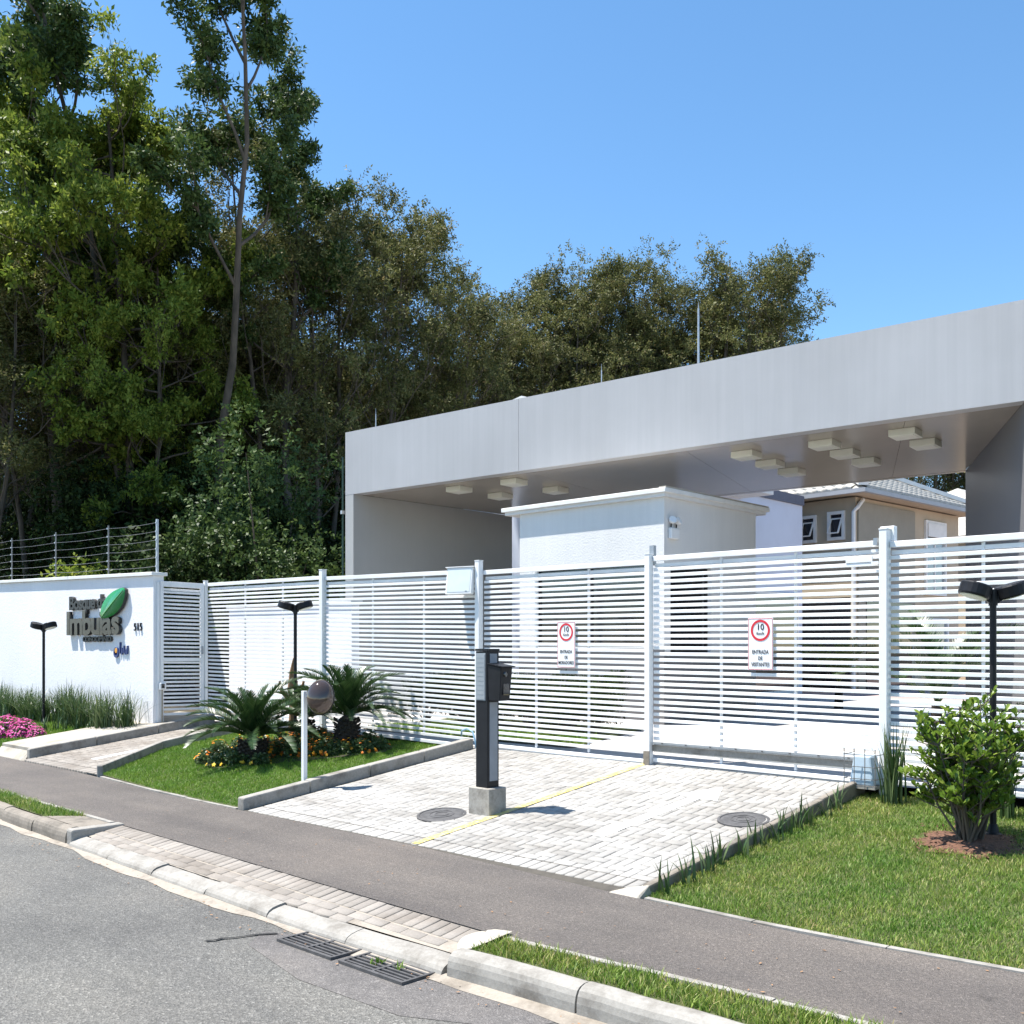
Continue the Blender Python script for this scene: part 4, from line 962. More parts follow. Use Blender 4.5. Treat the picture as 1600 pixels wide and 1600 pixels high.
# local: corner at origin, left face along -x, right face along +y
ZE = 5.45; D_0 = 6.3
MB().box(-9.0, 0, 0, 0.25, 0, ZE).build('wall', 'house_beige', hs)
bw = [(0.0, 2.35), (4.05, 14)]
MB().box(-.25, 0, 0.251, D_0, 0, ZE - .001).build('wall', 'house_beige', hs)
MB().box(0.001, 0.045, 0.10, 3.35, 0, ZE - .12).build('wall_cladding', 'house_brown', hs)
for zz in (2.0, 3.1, 4.15): MB().box(0.0455, 0.052, 0.10, 3.35, zz, zz + .02).build('cladding_joint', 'slate_band', hs)
MB().box(-8.9, -.26, D_0 - .25, D_0 - .002, 0, ZE - .002).build('wall', 'house_beige', hs)
def h_window(nm, face, a0, a1, z0, z1, tilt=True):
    """face 'f': on the left face (local -y side), 'r': on the right face (+x side)"""
    def bx(a, b, d0, d1, q0, q1): return (a, b, -d1, -d0, q0, q1) if face == 'f' else (d0, d1, a, b, q0, q1)
    w = MB(); fr = .085
    for q in ((a0, a1, z0, z0 + fr), (a0, a1, z1 - fr, z1), (a0, a0 + fr, z0 + fr, z1 - fr), (a1 - fr, a1, z0 + fr, z1 - fr)): w.box(*bx(q[0], q[1], .003, .07, q[2], q[3]))
    w = w.build('window', 'roof_white', hs)
    MB().box(*bx(a0 + fr, a1 - fr, .004, .012, z0 + fr, z1 - fr)).build('pane', 'dark_glass' if tilt else 'pale_glass', w)
    if tilt:
        m = (z0 + z1) / 2
        def q(a, d, z): return (a, -d, z) if face == 'f' else (d, a, z)
        c_ = [q(a0 + fr + .02, .03, z1 - fr - .12), q(a1 - fr - .02, .03, z1 - fr - .12), q(a1 - fr - .02, .22, z0 + fr + .10), q(a0 + fr + .02, .22, z0 + fr + .10)]
        for i in range(4): pass
        sash = MB()
        for i in range(4): sash.bar(c_[i], c_[(i + 1) % 4], .035)
        s_ = sash.build('sash', 'roof_white', w)
    return w
MB().box(-5.4, -2.3, -.03, -.002, 0.05, 2.7).build('garage_door', 'slate_band', hs)
MB().box(-1.9, -.15, -.02, -.002, 0.05, 2.7).build('glass_door', 'dark_glass', hs)
h_window('window', 'f', -1.70, -1.17, 4.28, 5.06); h_window('window', 'f', -0.82, -0.29, 4.30, 5.10)
wn_ = h_window('window', 'r', 4.0, 5.35, 2.9, 5.15, False)
MB().box(.072, .11, 4.09, 5.26, 4.66, 5.06).build('shutter_box', 'roof_white', wn_)
MB().box(.013, .03, 4.63, 4.69, 2.99, 4.64).build('mullion', 'roof_white', wn_)
h_window('window', 'r', 4.1, 5.5, 0.3, 2.2, False)
MB().box(.0455, .07, 0.5, 3.1, 0.05, 2.6).build('glass_door', 'dark_glass', hs)
MB().tube([(.07, .30, ZE - .05), (.10, -.05, ZE - .30), (.0, -.09, ZE - .42), (.0, -.09, .1)], .055, 8).build('downpipe', 'roof_white', hs)
# hip roof: eave overhang .55, ridge along the long side
e = .55; W_ = 9.0; D_ = 6.3; hz = 0.50
rx0, rx1, ry0, ry1 = -W_ - e, e, -e, D_ + e; hw = (D_ + 2 * e) / 2; rh = hw * hz; cy = (ry0 + ry1) / 2; zr = ZE + .14
roof = MB().add([(rx0, ry0, zr), (rx1, ry0, zr), (rx1, ry1, zr), (rx0, ry1, zr), (rx0 + hw, cy, zr + rh), (rx1 - hw, cy, zr + rh)], [(0, 1, 5, 4), (1, 2, 5), (2, 3, 4, 5), (3, 0, 4), (3, 2, 1, 0)]).build('roof', 'roof_tile', hs)
# tile courses: rows of stepped barrel tiles as real relief on the two visible slopes
tv, tf = [], []
def tiles(o, du, dv, nrm, width_fn, rows, uw=0.30, vh=0.33):
    for r_ in range(rows):
        a, b = width_fn(r_ * vh + vh * .5); k = int((b - a) / uw)
        for i in range(k):
            u0 = a + i * uw; n0 = len(tv)
            for vv, hh in ((0.0, .085), (vh * 1.04, .03)):
                for q in (0, .25, .5, .75, 1.0):
                    prof = .055 * math.sin(math.pi * min(1, q / .62)) if q < .62 else 0.0
                    tv.append(tuple(o + du * (u0 + q * uw) + dv * (r_ * vh + vv) + nrm * (hh * .55 + prof)))
            tf.extend([(n0 + j, n0 + j + 1, n0 + j + 6, n0 + j + 5) for j in range(4)])
            n1 = len(tv)
            for q in (0, .25, .5, .75, 1.0): tv.append(tuple(o + du * (u0 + q * uw) + dv * (r_ * vh) + nrm * .0))
            tf.extend([(n1 + j, n1 + j + 1, n0 + j + 1, n0 + j) for j in range(4)])
sl = math.hypot(hw, rh)
tiles(Vector((rx1, ry0, zr)), Vector((0, 1, 0)), Vector((-hw, 0, rh)) / sl, Vector((rh, 0, hw)) / sl, lambda v_: (v_ / sl * hw, (ry1 - ry0) - v_ / sl * hw), int(sl / .33))
tiles(Vector((rx0, ry0, zr)), Vector((1, 0, 0)), Vector((0, hw, rh)) / sl, Vector((0, -rh, hw)) / sl, lambda v_: (v_ / sl * hw, (rx1 - rx0) - v_ / sl * hw), int(sl / .33))
o = link('roof_tiles', np_mesh('roof_tiles', tv, tf), 'roof_tile', roof); o['kind'] = 'stuff'
for (qx, qy, ex) in ((rx1, ry0, rx1 - hw), (rx1, ry1, rx1 - hw), (rx0, ry0, rx0 + hw), (rx0, ry1, rx0 + hw)):
    MB().bar((qx, qy, zr + .12), (ex, cy, zr + rh + .12), .26, .12).build('hip_cap', 'roof_white', roof)
MB().bar((rx0 + hw, cy, zr + rh + .12), (rx1 - hw, cy, zr + rh + .12), .30, .14).build('ridge_cap', 'roof_white', roof)
MB().box(rx1 - .02, rx1 + .10, ry0 - .1, ry1, zr - .13, zr - .02).build('gutter', 'gutter_grey', hs); MB().box(rx0, rx1 - .021, ry0 - .10, ry0 + .02, zr - .13, zr - .02).build('gutter', 'gutter_grey', hs)
MB().box(rx0 + .05, rx1 - .05, ry0 + .05, ry1 - .05, zr - .10, zr - .03).build('eave_board', 'house_beige', hs)
# second hip roof wing of the house further right
wg = thing('tiled_house', 'rear house with pale tiled roof behind the beige house', 'house', (-18.0, 37.0, 0.55), R(-4.8))
MB().box(0, 7, 0, 8, 0, 5.2).build('wall', 'house_beige', wg)
MB().add([(-.5, -.5, 5.2), (7.5, -.5, 5.2), (7.5, 8.5, 5.2), (-.5, 8.5, 5.2), (3.5, 3.5, 7.5), (3.5, 4.5, 7.5)], [(0, 1, 4), (1, 2, 5, 4), (2, 3, 5), (3, 0, 4, 5), (3, 2, 1, 0)]).build('roof', 'roof_tile', wg)

# white townhouse in shade beyond the guardhouse
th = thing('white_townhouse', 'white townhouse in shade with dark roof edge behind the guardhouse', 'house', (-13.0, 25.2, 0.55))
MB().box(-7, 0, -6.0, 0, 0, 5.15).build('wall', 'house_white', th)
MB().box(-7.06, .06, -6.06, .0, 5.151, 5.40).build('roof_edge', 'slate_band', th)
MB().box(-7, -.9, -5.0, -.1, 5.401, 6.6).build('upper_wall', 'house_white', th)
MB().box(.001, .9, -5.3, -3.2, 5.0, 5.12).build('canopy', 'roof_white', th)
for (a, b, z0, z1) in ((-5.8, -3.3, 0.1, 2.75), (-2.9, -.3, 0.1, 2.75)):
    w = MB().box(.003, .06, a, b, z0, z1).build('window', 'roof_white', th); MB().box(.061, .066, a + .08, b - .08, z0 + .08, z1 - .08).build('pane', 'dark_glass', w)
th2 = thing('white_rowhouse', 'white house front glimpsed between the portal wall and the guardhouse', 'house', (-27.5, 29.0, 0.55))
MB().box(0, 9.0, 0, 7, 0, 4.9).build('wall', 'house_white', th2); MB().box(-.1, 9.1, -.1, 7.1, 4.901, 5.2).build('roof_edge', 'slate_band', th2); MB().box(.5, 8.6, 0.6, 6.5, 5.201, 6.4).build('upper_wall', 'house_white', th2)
for k in range(3):
    w = MB().box(.8 + k * 2.8, 2.6 + k * 2.8, -.06, -.002, .9, 2.4).build('window', 'roof_white', th2); MB().box(.9 + k * 2.8, 2.5 + k * 2.8, -.068, -.061, 1.0, 2.3).build('pane', 'dark_glass', w)
# inner white wall behind the left fence panel
t = thing('yard_wall', 'white yard wall showing between the slats of the left fence panel', 'wall', (-19.4, 11.6, 0.45))
MB().box(0, 4.3, 0, .18, -.1, 2.25).build('wall_body', 'white_render', t); MB().box(-.04, 4.34, -.05, .23, 2.251, 2.31).build('coping', 'roof_white', t)

# ------------------------------------------------------------------ plants
def leaf_quads(cen, nrm_bias, size, rg, aspect=0.5, droop=0.0):
    """cen (N,3): one diamond leaf per point"""
    n = len(cen); d = rg.normal(size=(n, 3)); d[:, 2] = d[:, 2] * 0.6 - droop; d /= np.linalg.norm(d, axis=1)[:, None]
    u = rg.normal(size=(n, 3)); u[:, 2] += nrm_bias; s = np.cross(d, u); s /= np.linalg.norm(s, axis=1)[:, None] + 1e-9
    L = size * (0.65 + 0.7 * rg.random(n)); a = d * (L / 2)[:, None]; b = s * (L * aspect / 2)[:, None]
    V = np.stack([cen - a, cen + b - a * .1, cen + a, cen - b - a * .1], 1).reshape(-1, 3)
    k = np.arange(n)[:, None] * 4; return V, np.hstack([k, k + 1, k + 2, k + 3])
def sprigs(C, out, rg, m, length, size, asp, droop):
    """leafy twigs: m leaves set spirally along each twig (C centre, out direction)"""
    n = len(C); d = out * .7 + rg.normal(size=(n, 3)) * .6; d[:, 2] -= droop; d /= np.linalg.norm(d, axis=1)[:, None] + 1e-9
    p1 = np.cross(d, rg.normal(size=(n, 3))); p1 /= np.linalg.norm(p1, axis=1)[:, None] + 1e-9; p2 = np.cross(d, p1)
    V = []; L0 = length * (.7 + .6 * rg.random(n))
    for j in range(m):
        t = (j + .5) / m; a = j * 2.4; pos = C + d * ((t - .4) * L0)[:, None]
        ld = d * .55 + p1 * math.cos(a) * .8 + p2 * math.sin(a) * .8 + np.array([0, 0, -.12]); ld /= np.linalg.norm(ld, axis=1)[:, None]
        L = size * (.65 + .7 * rg.random(n)); w = np.cross(ld, d + rg.normal(size=(n, 3)) * .4); w /= np.linalg.norm(w, axis=1)[:, None] + 1e-9
        w = w * (L * asp / 2)[:, None]; l = ld * L[:, None]
        V.append(np.stack([pos, pos + l * .45 + w, pos + l, pos + l * .45 - w], 1))
    V = np.concatenate(V, 0).reshape(-1, 3); k = np.arange(len(V) // 4)[:, None] * 4
    return V, np.hstack([k, k + 1, k + 2, k + 3])
def tree_proto(kind, seed, H, Rc):
    """returns trunk mesh, crown mesh for a tree of height H, crown radius Rc (base at origin)"""
    rd = random.Random(seed); rg = np.random.default_rng(seed); mb = MB(); tips = []
    def branch(p, d, L, r, lvl, maxl, up):
        pts = [p]; q = p.copy(); dd = d.copy(); k = 4
        for i in range(k):
            dd = (dd + Vector((rd.uniform(-1, 1), rd.uniform(-1, 1), rd.uniform(-.5, .8))) * .24 + Vector((0, 0, up * .08))).normalized()
            q = q + dd * (L / k); pts.append(q.copy())
        mb.tube(pts, [lerp(r, r * .4, i / k) for i in range(k + 1)], 6 if lvl == 1 else 4, cap=False)
        tips.append((pts[-1], lvl))
        if kind == 'clump': tips.append((pts[3].lerp(pts[2], .4), lvl))
        if lvl < maxl:
            for i in range(rd.choice((2, 3, 3))):
                t = rd.uniform(.4, 1.0); j = min(k - 1, int(t * k)); s = pts[j].lerp(pts[j + 1], t * k - j)
                nd = (dd + Vector((rd.uniform(-1, 1), rd.uniform(-1, 1), rd.uniform(-.35, .75))) * .95).normalized()
                branch(s, nd, L * rd.uniform(.45, .7), r * .5, lvl + 1, maxl, up)
    stems = {'clump': 1, 'broad': 1, 'olive': rd.choice((2, 3))}[kind]
    for sidx in range(stems):
        a = rd.uniform(0, 6.28); lean = .03 if stems == 1 else rd.uniform(.05, .13)
        trunk = []; k = 10; q = Vector((math.cos(a), math.sin(a), 0)) * (0 if stems == 1 else .25); dd = Vector((math.cos(a) * lean, math.sin(a) * lean, 1)).normalized()
        hh = H * (.86 if kind != 'clump' else .84) * (1 if sidx == 0 else rd.uniform(.8, .95))
        r0 = {'clump': .19, 'broad': .22, 'olive': .13}[kind]
        for i in range(k + 1):
            trunk.append(q.copy()); dd = (dd + Vector((rd.uniform(-1, 1), rd.uniform(-1, 1), 0)) * (.05 if kind != 'clump' else .15) + Vector((0, 0, .06))).normalized(); q = q + dd * hh / k
        mb.tube(trunk, [lerp(r0, r0 * .2, (i / k) ** .8) for i in range(k + 1)], 8, cap=False)
        lo = {'clump': .55, 'broad': .34, 'olive': .36}[kind]; nbr = {'clump': 8, 'broad': 30, 'olive': 15}[kind]
        for i in range(nbr):
            t = lerp(lo, .99, (i + rd.random() * .8) / nbr); j = min(k - 1, int(t * k)); s = trunk[j].lerp(trunk[j + 1], t * k - j)
            az = i * 2.4 + rd.uniform(-.6, .6); f_ = (t - lo) / (1 - lo)
            w = {'clump': .75, 'broad': math.sin(math.pi * min(1, f_ * .80 + .20)) ** .55, 'olive': math.sin(math.pi * min(1, f_ * .74 + .26)) ** .5}[kind]
            el = {'clump': rd.uniform(.35, 1.5), 'broad': rd.uniform(-.05, .6), 'olive': rd.uniform(.45, 1.2)}[kind]
            L = Rc * rd.uniform(.75, 1.1) * max(.35, w) * (1.2 if kind == 'clump' else 1)
            branch(s, Vector((math.cos(az), math.sin(az), el)).normalized(), L, r0 * (.40 if kind == 'clump' else .28) * (1 - t * .5), 1, 2 if kind == 'clump' else 3, {'clump': 1.0, 'broad': .3, 'olive': 1.2}[kind])
        tips.append((trunk[-1], 2))
    T = np.array([tuple(p) for p, l in tips if l >= (1 if kind == 'clump' else 2)])
    cr, m, length, size, asp, total = {'clump': (.44, 8, .34, .150, .42, 24000), 'broad': (.46, 8, .34, .155, .46, 46000), 'olive': (.46, 9, .36, .120, .40, 38000)}[kind]
    per = max(3, total // (m * len(T)))
    rad = rg.uniform(.55, 1.35, len(T)) * cr
    d = rg.normal(size=(len(T) * per, 3)); d /= np.linalg.norm(d, axis=1)[:, None]
    C = np.repeat(T, per, 0) + d * (np.repeat(rad, per) * rg.random(len(d)) ** .4)[:, None] * np.array([1, 1, .62 if kind != 'olive' else .85])
    V, F = sprigs(C, d + np.array([0, 0, .25]), rg, m, length, size, asp, .25 if kind == 'broad' else .05)
    return mb.mesh('trunk', smooth=True), np_mesh('crown', V, F), float(V[:, 2].max())
PROT = {}
for kind, ns, H, Rc in (('broad', 3, 18.0, 3.0), ('clump', 3, 22.0, 2.7), ('olive', 5, 18.5, 3.0)):
    PROT[kind] = [tree_proto(kind, 11 + 7 * i + len(kind), H, Rc * (1 + .1 * (i % 2))) for i in range(ns)]
LM = {'broad': 'leaf_bright', 'clump': 'leaf_dark', 'olive': 'leaf_olive'}
BM = {'broad': 'bark', 'clump': 'bark', 'olive': 'bark'}
for k in PROT:
    for tm, cm, _ in PROT[k]: tm.materials.append(M[BM[k]]); cm.materials.append(M[LM[k]])
UNDERMAT = M['leaf_under']
def plant_tree(kind, i, x, y, top, wid, label, group, rz=None, zb=0.45):
    tm, cm, H = PROT[kind][i % len(PROT[kind])]; s = (top - zb) / H
    nm = {'broad': 'broadleaf_tree', 'clump': 'tall_tree', 'olive': 'forest_tree'}[kind]
    t = thing(nm, label, 'tree', (x, y, zb), rz if rz is not None else random.uniform(0, 6.28), group); t.scale = (s * wid, s * wid, s)
    link('trunk', tm, None, t); link('crown', cm, None, t)
    return t
# front trees, left to right in view
plant_tree('broad', 0, -31.8, 13.3, 21.6, 0.88, 'bright green broadleaf tree with the tallest pointed top at the left edge', 'broadleaf trees at the left', .3)
plant_tree('broad', 1, -29.8, 14.6, 19.2, 0.80, 'bright green broadleaf tree just right of the leftmost one', 'broadleaf trees at the left', 1.3)
plant_tree('broad', 2, -36.5, 13.9, 20.8, 1.0, 'bright green broadleaf tree cut off by the left edge', 'broadleaf trees at the left', 2.0)
plant_tree('broad', 2, -28.6, 14.6, 14.6, 0.75, 'bright green broadleaf tree in front of the tall sparse trees', 'broadleaf trees at the left', 4.0)
plant_tree('clump', 0, -29.3, 15.0, 23.0, 1.0, 'tall dark tree with clumped crown, leftmost of the three tallest', 'tall sparse trees', .6)
plant_tree('clump', 1, -28.6, 17.0, 23.8, 1.0, 'tall dark tree with bare upper limbs, middle of the three tallest', 'tall sparse trees', 2.2)
plant_tree('clump', 2, -26.7, 18.7, 20.6, 0.95, 'tall dark tree leaning out to the right against the sky', 'tall sparse trees', 4.4)
SK = [(-30.8, 17.7, 19.2), (-28.3, 18.6, 18.9), (-28.0, 20.3, 18.6), (-28.6, 22.5, 18.3), (-28.9, 25.0, 18.9), (-29.1, 27.5, 18.0), (-30.8, 31.4, 18.4), (-30.5, 33.1, 19.6), (-30.2, 34.8, 19.2), (-30.6, 37.1, 20.2), (-28.2, 36.6, 19.9), (-27.5, 38.7, 20.5), (-25.0, 38.3, 19.8), (-24.2, 40.5, 20.0), (-23.0, 41.2, 19.1), (-23.2, 43.0, 18.0), (-23.6, 45.2, 16.8), (-26.2, 39.4, 20.0)]
SLAB = ['behind the tall trees', 'under the tall leaning tree', 'on the slope of the skyline right of the tall trees', 'on the skyline above the portal end', 'second skyline hump right of the tall trees', 'with thin twigs on the falling skyline', 'at the dip in the skyline', 'left rounded top above the middle of the portal', 'narrow top beside the skyline dip', 'with bare twigs in the middle of the skyline', 'rounded top in the middle of the skyline', 'behind the tall roof rod, left side', 'behind the tall roof rod', 'highest of the right hand group', 'rounded shoulder of the right hand group', 'descending to the right of the group', 'rightmost tree, dropping behind the portal roof', 'between the middle tops and the right hand group']
for i, (x, y, top) in enumerate(SK):
    plant_tree('olive', i, x, y, top, 1.0 if i < 6 else (1.0 if i < 14 or i == 17 else .8), 'olive green forest tree, ' + SLAB[i], 'olive trees of the forest')
# second rows that close the wood
rdm = random.Random(5); k = 0
for (ax, ay), (bx, by), cnt, lo, hi in (((-37, 12), (-36, 32), 9, 15, 17.5), ((-35, 33), (-27, 47), 8, 15.5, 17.5), ((-31.5, 9), (-31, 22), 6, 13, 16), ((-44, 14), (-36, 46), 8, 14, 17), ((-32, 24), (-30, 30), 3, 14, 16)):
    for i in range(cnt):
        t_ = (i + .5) / cnt; x = lerp(ax, bx, t_) + rdm.uniform(-.8, .8); y = lerp(ay, by, t_) + rdm.uniform(-.8, .8)
        plant_tree('olive', k, x, y, rdm.uniform(lo, hi), 1.15, 'tree deep in the wood, hidden among the crowns behind the front row', 'trees deep in the wood'); k += 1
# understorey shrubs
def shrub_proto(seed, Rr, Hh, n, size, lumps=9):
    rg = np.random.default_rng(seed); c_ = rg.normal(size=(lumps, 3)) * np.array([Rr * .42, Rr * .42, Hh * .20]) + np.array([0, 0, Hh * .52])
    c_[:, 2] = np.clip(c_[:, 2], Hh * .12, Hh * .85)
    k = rg.integers(0, lumps, n // 8); d = rg.normal(size=(len(k), 3)); d /= np.linalg.norm(d, axis=1)[:, None]
    cen = c_[k] + d * (rg.random(len(k)) ** .4)[:, None] * np.array([Rr * .42, Rr * .42, Hh * .17]); kk = cen[:, 2] > .05
    V, F = sprigs(cen[kk], d[kk] + np.array([0, 0, .3]), rg, 8, size * 2.4, size, .48, .1); cm = np_mesh('foliage', V, F)
    mb = MB()
    for q in c_: mb.tube([(0, 0, 0), tuple(Vector(q) * .5 + Vector((0, 0, .1))), tuple(q)], [.05, .035, .012], 5, cap=False)
    return mb.mesh('stems'), cm
SH = [shrub_proto(40 + i, 1.9, 3.4, 12000, .12, 14) for i in range(3)]
SHL = [shrub_proto(50 + i, 3.6, 8.5, 34000, .15, 34) for i in range(2)]
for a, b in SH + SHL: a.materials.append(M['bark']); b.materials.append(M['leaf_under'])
pos = []
for i in range(16): pos.append((-27.4 + i * .12 + rdm.uniform(-.6, .6), 13.0 + i * .55 + rdm.uniform(-.3, .3), rdm.uniform(.8, 1.3), 0))
for i in range(12): pos.append((-24.4 + rdm.uniform(-.8, .8), 14.0 + i * 1.3, rdm.uniform(.9, 1.5), 0))
for i in range(11): pos.append((-31.0 + rdm.uniform(-1, 1), 15.2 + i * 2.0, rdm.uniform(.8, 1.1), 1))
for i in range(11): pos.append((-36.0 + rdm.uniform(-1, 1), 15.6 + i * 2.4, rdm.uniform(1.0, 1.35), 1))
for i in range(10): pos.append((-42.0 + rdm.uniform(-1, 1), 16.5 + i * 3.0, rdm.uniform(1.1, 1.4), 1))
for i, (x, y, s, big) in enumerate(pos):
    a, b = (SHL[i % 2] if big else SH[i % 3])
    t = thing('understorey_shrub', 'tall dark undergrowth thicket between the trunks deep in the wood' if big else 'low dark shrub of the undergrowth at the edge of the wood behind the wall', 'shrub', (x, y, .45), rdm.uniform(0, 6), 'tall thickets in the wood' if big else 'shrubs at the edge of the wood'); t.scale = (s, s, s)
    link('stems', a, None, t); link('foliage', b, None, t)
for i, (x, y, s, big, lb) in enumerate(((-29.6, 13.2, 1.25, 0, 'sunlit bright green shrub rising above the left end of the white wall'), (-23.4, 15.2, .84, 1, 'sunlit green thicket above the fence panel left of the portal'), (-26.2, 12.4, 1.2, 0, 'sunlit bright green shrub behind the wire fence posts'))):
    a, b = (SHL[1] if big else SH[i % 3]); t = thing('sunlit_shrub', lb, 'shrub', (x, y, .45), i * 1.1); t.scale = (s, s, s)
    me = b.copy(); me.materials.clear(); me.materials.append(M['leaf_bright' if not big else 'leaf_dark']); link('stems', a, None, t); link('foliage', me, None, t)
for i, (x, y, top) in enumerate(((-19.8, 47.5, 15.0), (-18.2, 48.8, 16.0), (-16.6, 50.2, 15.5))):
    plant_tree('olive', i + 1, x, y, top, 1.3, 'dark tree behind the tiled roofs, ' + ['left', 'middle', 'right'][i] + ' of three', 'trees behind the houses')

# strap-leaved clumps
def strap_proto(seed, n, h, w, spread, curve=0.5):
    rg = random.Random(seed); V = []; F = []
    for i in range(n):
        az = rg.uniform(0, 6.28); hh = h * rg.uniform(.55, 1.1); out = spread * rg.uniform(.15, 1.0); bx, by = rg.gauss(0, spread * .18), rg.gauss(0, spread * .18)
        d = Vector((math.cos(az), math.sin(az), 0)); s = Vector((-math.sin(az), math.cos(az), 0)); ww = w * rg.uniform(.7, 1.2); k = 5; n0 = len(V); tw = rg.uniform(-.6, .6)
        for j in range(k + 1):
            t = j / k; p = Vector((bx, by, 0)) + d * out * (t ** 1.8) + Vector((0, 0, hh * (t - curve * (out / (h + .01)) * t ** 3)))
            q = (s * math.cos(tw * t) + d * math.sin(tw * t)) * ww * (1 - t ** 2.2) * .5 + s * .0006
            V += [tuple(p - q), tuple(p + q)]
        for j in range(k): F.append((n0 + 2 * j, n0 + 2 * j + 1, n0 + 2 * j + 3, n0 + 2 * j + 2))
    me = np_mesh('leaves', V, F); me.materials.append(M['leaf_strap']); return me
ST = [strap_proto(60 + i, 130, .80, .016, .50, .45) for i in range(3)]
STs = [strap_proto(70 + i, 9, .25, .017, .13, .35) for i in range(4)]
STt = [strap_proto(80 + i, 85, .86, .020, .22, .25) for i in range(2)]
def strap(name, me, x, y, z, s, label, group, cat='plant'):
    t = thing(name, label, cat, (x, y, z), random.uniform(0, 6.28), group); t.scale = (s, s, s * random.uniform(.9, 1.1)); o = link('leaves', me, None, t)
    return t
ORD = 'first second third fourth fifth sixth seventh eighth ninth tenth eleventh twelfth thirteenth fourteenth fifteenth sixteenth seventeenth eighteenth nineteenth'.split()
for i in range(19):
    x = -26.0 + i * .462; y = 8.38 + random.uniform(-.12, .12)
    strap('strap_leaf_plant', ST[i % 3], x, y, z_left(y), random.uniform(.85, 1.15), 'tall strap leaved clump, %s from the pedestrian gate in the row along the white wall' % ORD[18 - i], 'strap leaved row along the white wall')
for i in range(12):
    x = -21.9 + i * .31; y = 7.4 + i * .07 + random.uniform(-.1, .1)
    strap('strap_leaf_plant', STs[i % 4], x, y, z_left(y), random.uniform(1.1, 1.7), 'short strap leaved seedling at the edge of the concrete walk', 'seedlings beside the concrete walk')
dy = [6.25, 6.52, 6.85, 7.01, 7.36, 7.68, 7.91, 8.15, 8.32, 8.5, 8.85, 9.15]
for i, y in enumerate(dy):
    strap('iris_plant', STs[i % 4], -4.33 + random.uniform(-.03, .03), y, z_lawn(y) - .01, random.uniform(.95, 1.4), 'small iris plant, number %s from the pavement in the row along the driveway edge' % ['one', 'two', 'three', 'four', 'five', 'six', 'seven', 'eight', 'nine', 'ten', 'eleven', 'twelve'][i], 'iris plants along the driveway edge')
strap('strap_leaf_plant', STt[0], -4.02, 9.62, z_lawn(9.6), .95, 'tall dark strap leaved clump beside the gate motor', None)
strap('strap_leaf_plant', STt[1], -2.95, 9.55, z_lawn(9.5), .8, 'tall strap leaved clump half hidden behind the bush', None)
strap('strap_leaf_plant', STt[0], -2.35, 9.5, z_lawn(9.5), .8, 'tall strap leaved clump right of the bush at the picture edge', None)

# magenta flowers
def flower_proto(seed, R_, H_, nl, nf, petal, lsize=.05, fs=.045):
    rg = np.random.default_rng(seed)
    def dome(n, sh):
        d = rg.normal(size=(n, 3)); d[:, 2] = np.abs(d[:, 2]); d /= np.linalg.norm(d, axis=1)[:, None]
        return d * (sh[0] + (sh[1] - sh[0]) * rg.random(n))[:, None] * np.array([R_, R_, H_])
    V, F = leaf_quads(dome(nl, (.4, .95)), .8, lsize, rg, .5); fo = np_mesh('foliage', V, F)
    c_ = dome(nf, (.92, 1.08)); V = []; FF = []
    for p in c_:
        az = rg.random() * 6.28; nrm = p / np.array([R_, R_, H_]) * np.array([.6, .6, 1]) + np.array([0, 0, .3]); nrm /= np.linalg.norm(nrm)
        u = np.cross(nrm, [0.3, .9, .1]); u /= np.linalg.norm(u); w_ = np.cross(nrm, u); r_ = fs * rg.uniform(.6, 1.1); n0 = len(V); V.append(tuple(p + nrm * r_ * .15))
        for j in range(10):
            a = az + j * math.pi / 5; rr = r_ * (1.0 if j % 2 == 0 else .62); V.append(tuple(p + (u * math.cos(a) + w_ * math.sin(a)) * rr * .55 + nrm * (r_ * .12 if j % 2 else 0)))
        for j in range(10): FF.append((n0, n0 + 1 + j, n0 + 1 + (j + 1) % 10))
    fl = np_mesh('flowers', V, FF); fo.materials.append(M['leaf_strap']); fl.materials.append(M[petal]); return fo, fl
MG = [flower_proto(90 + i, .40, .48, 900, 300, 'petal_magenta', .06, .075) for i in range(2)]
for i, (x, y, s, lb) in enumerate(((-20.15, 7.30, .82, 'leftmost and largest mound'), (-19.65, 7.42, .68, 'middle mound'), (-19.25, 7.5, .42, 'small right hand mound'))):
    t = thing('magenta_flowers', 'magenta flowering plant beside the concrete walk, ' + lb, 'flowers', (x, y, z_left(y)), i * 1.3, 'magenta flowers by the walk'); t.scale = (s, s, s)
    link('foliage', MG[i % 2][0], None, t); link('flowers', MG[i % 2][1], None, t)['kind'] = 'stuff'
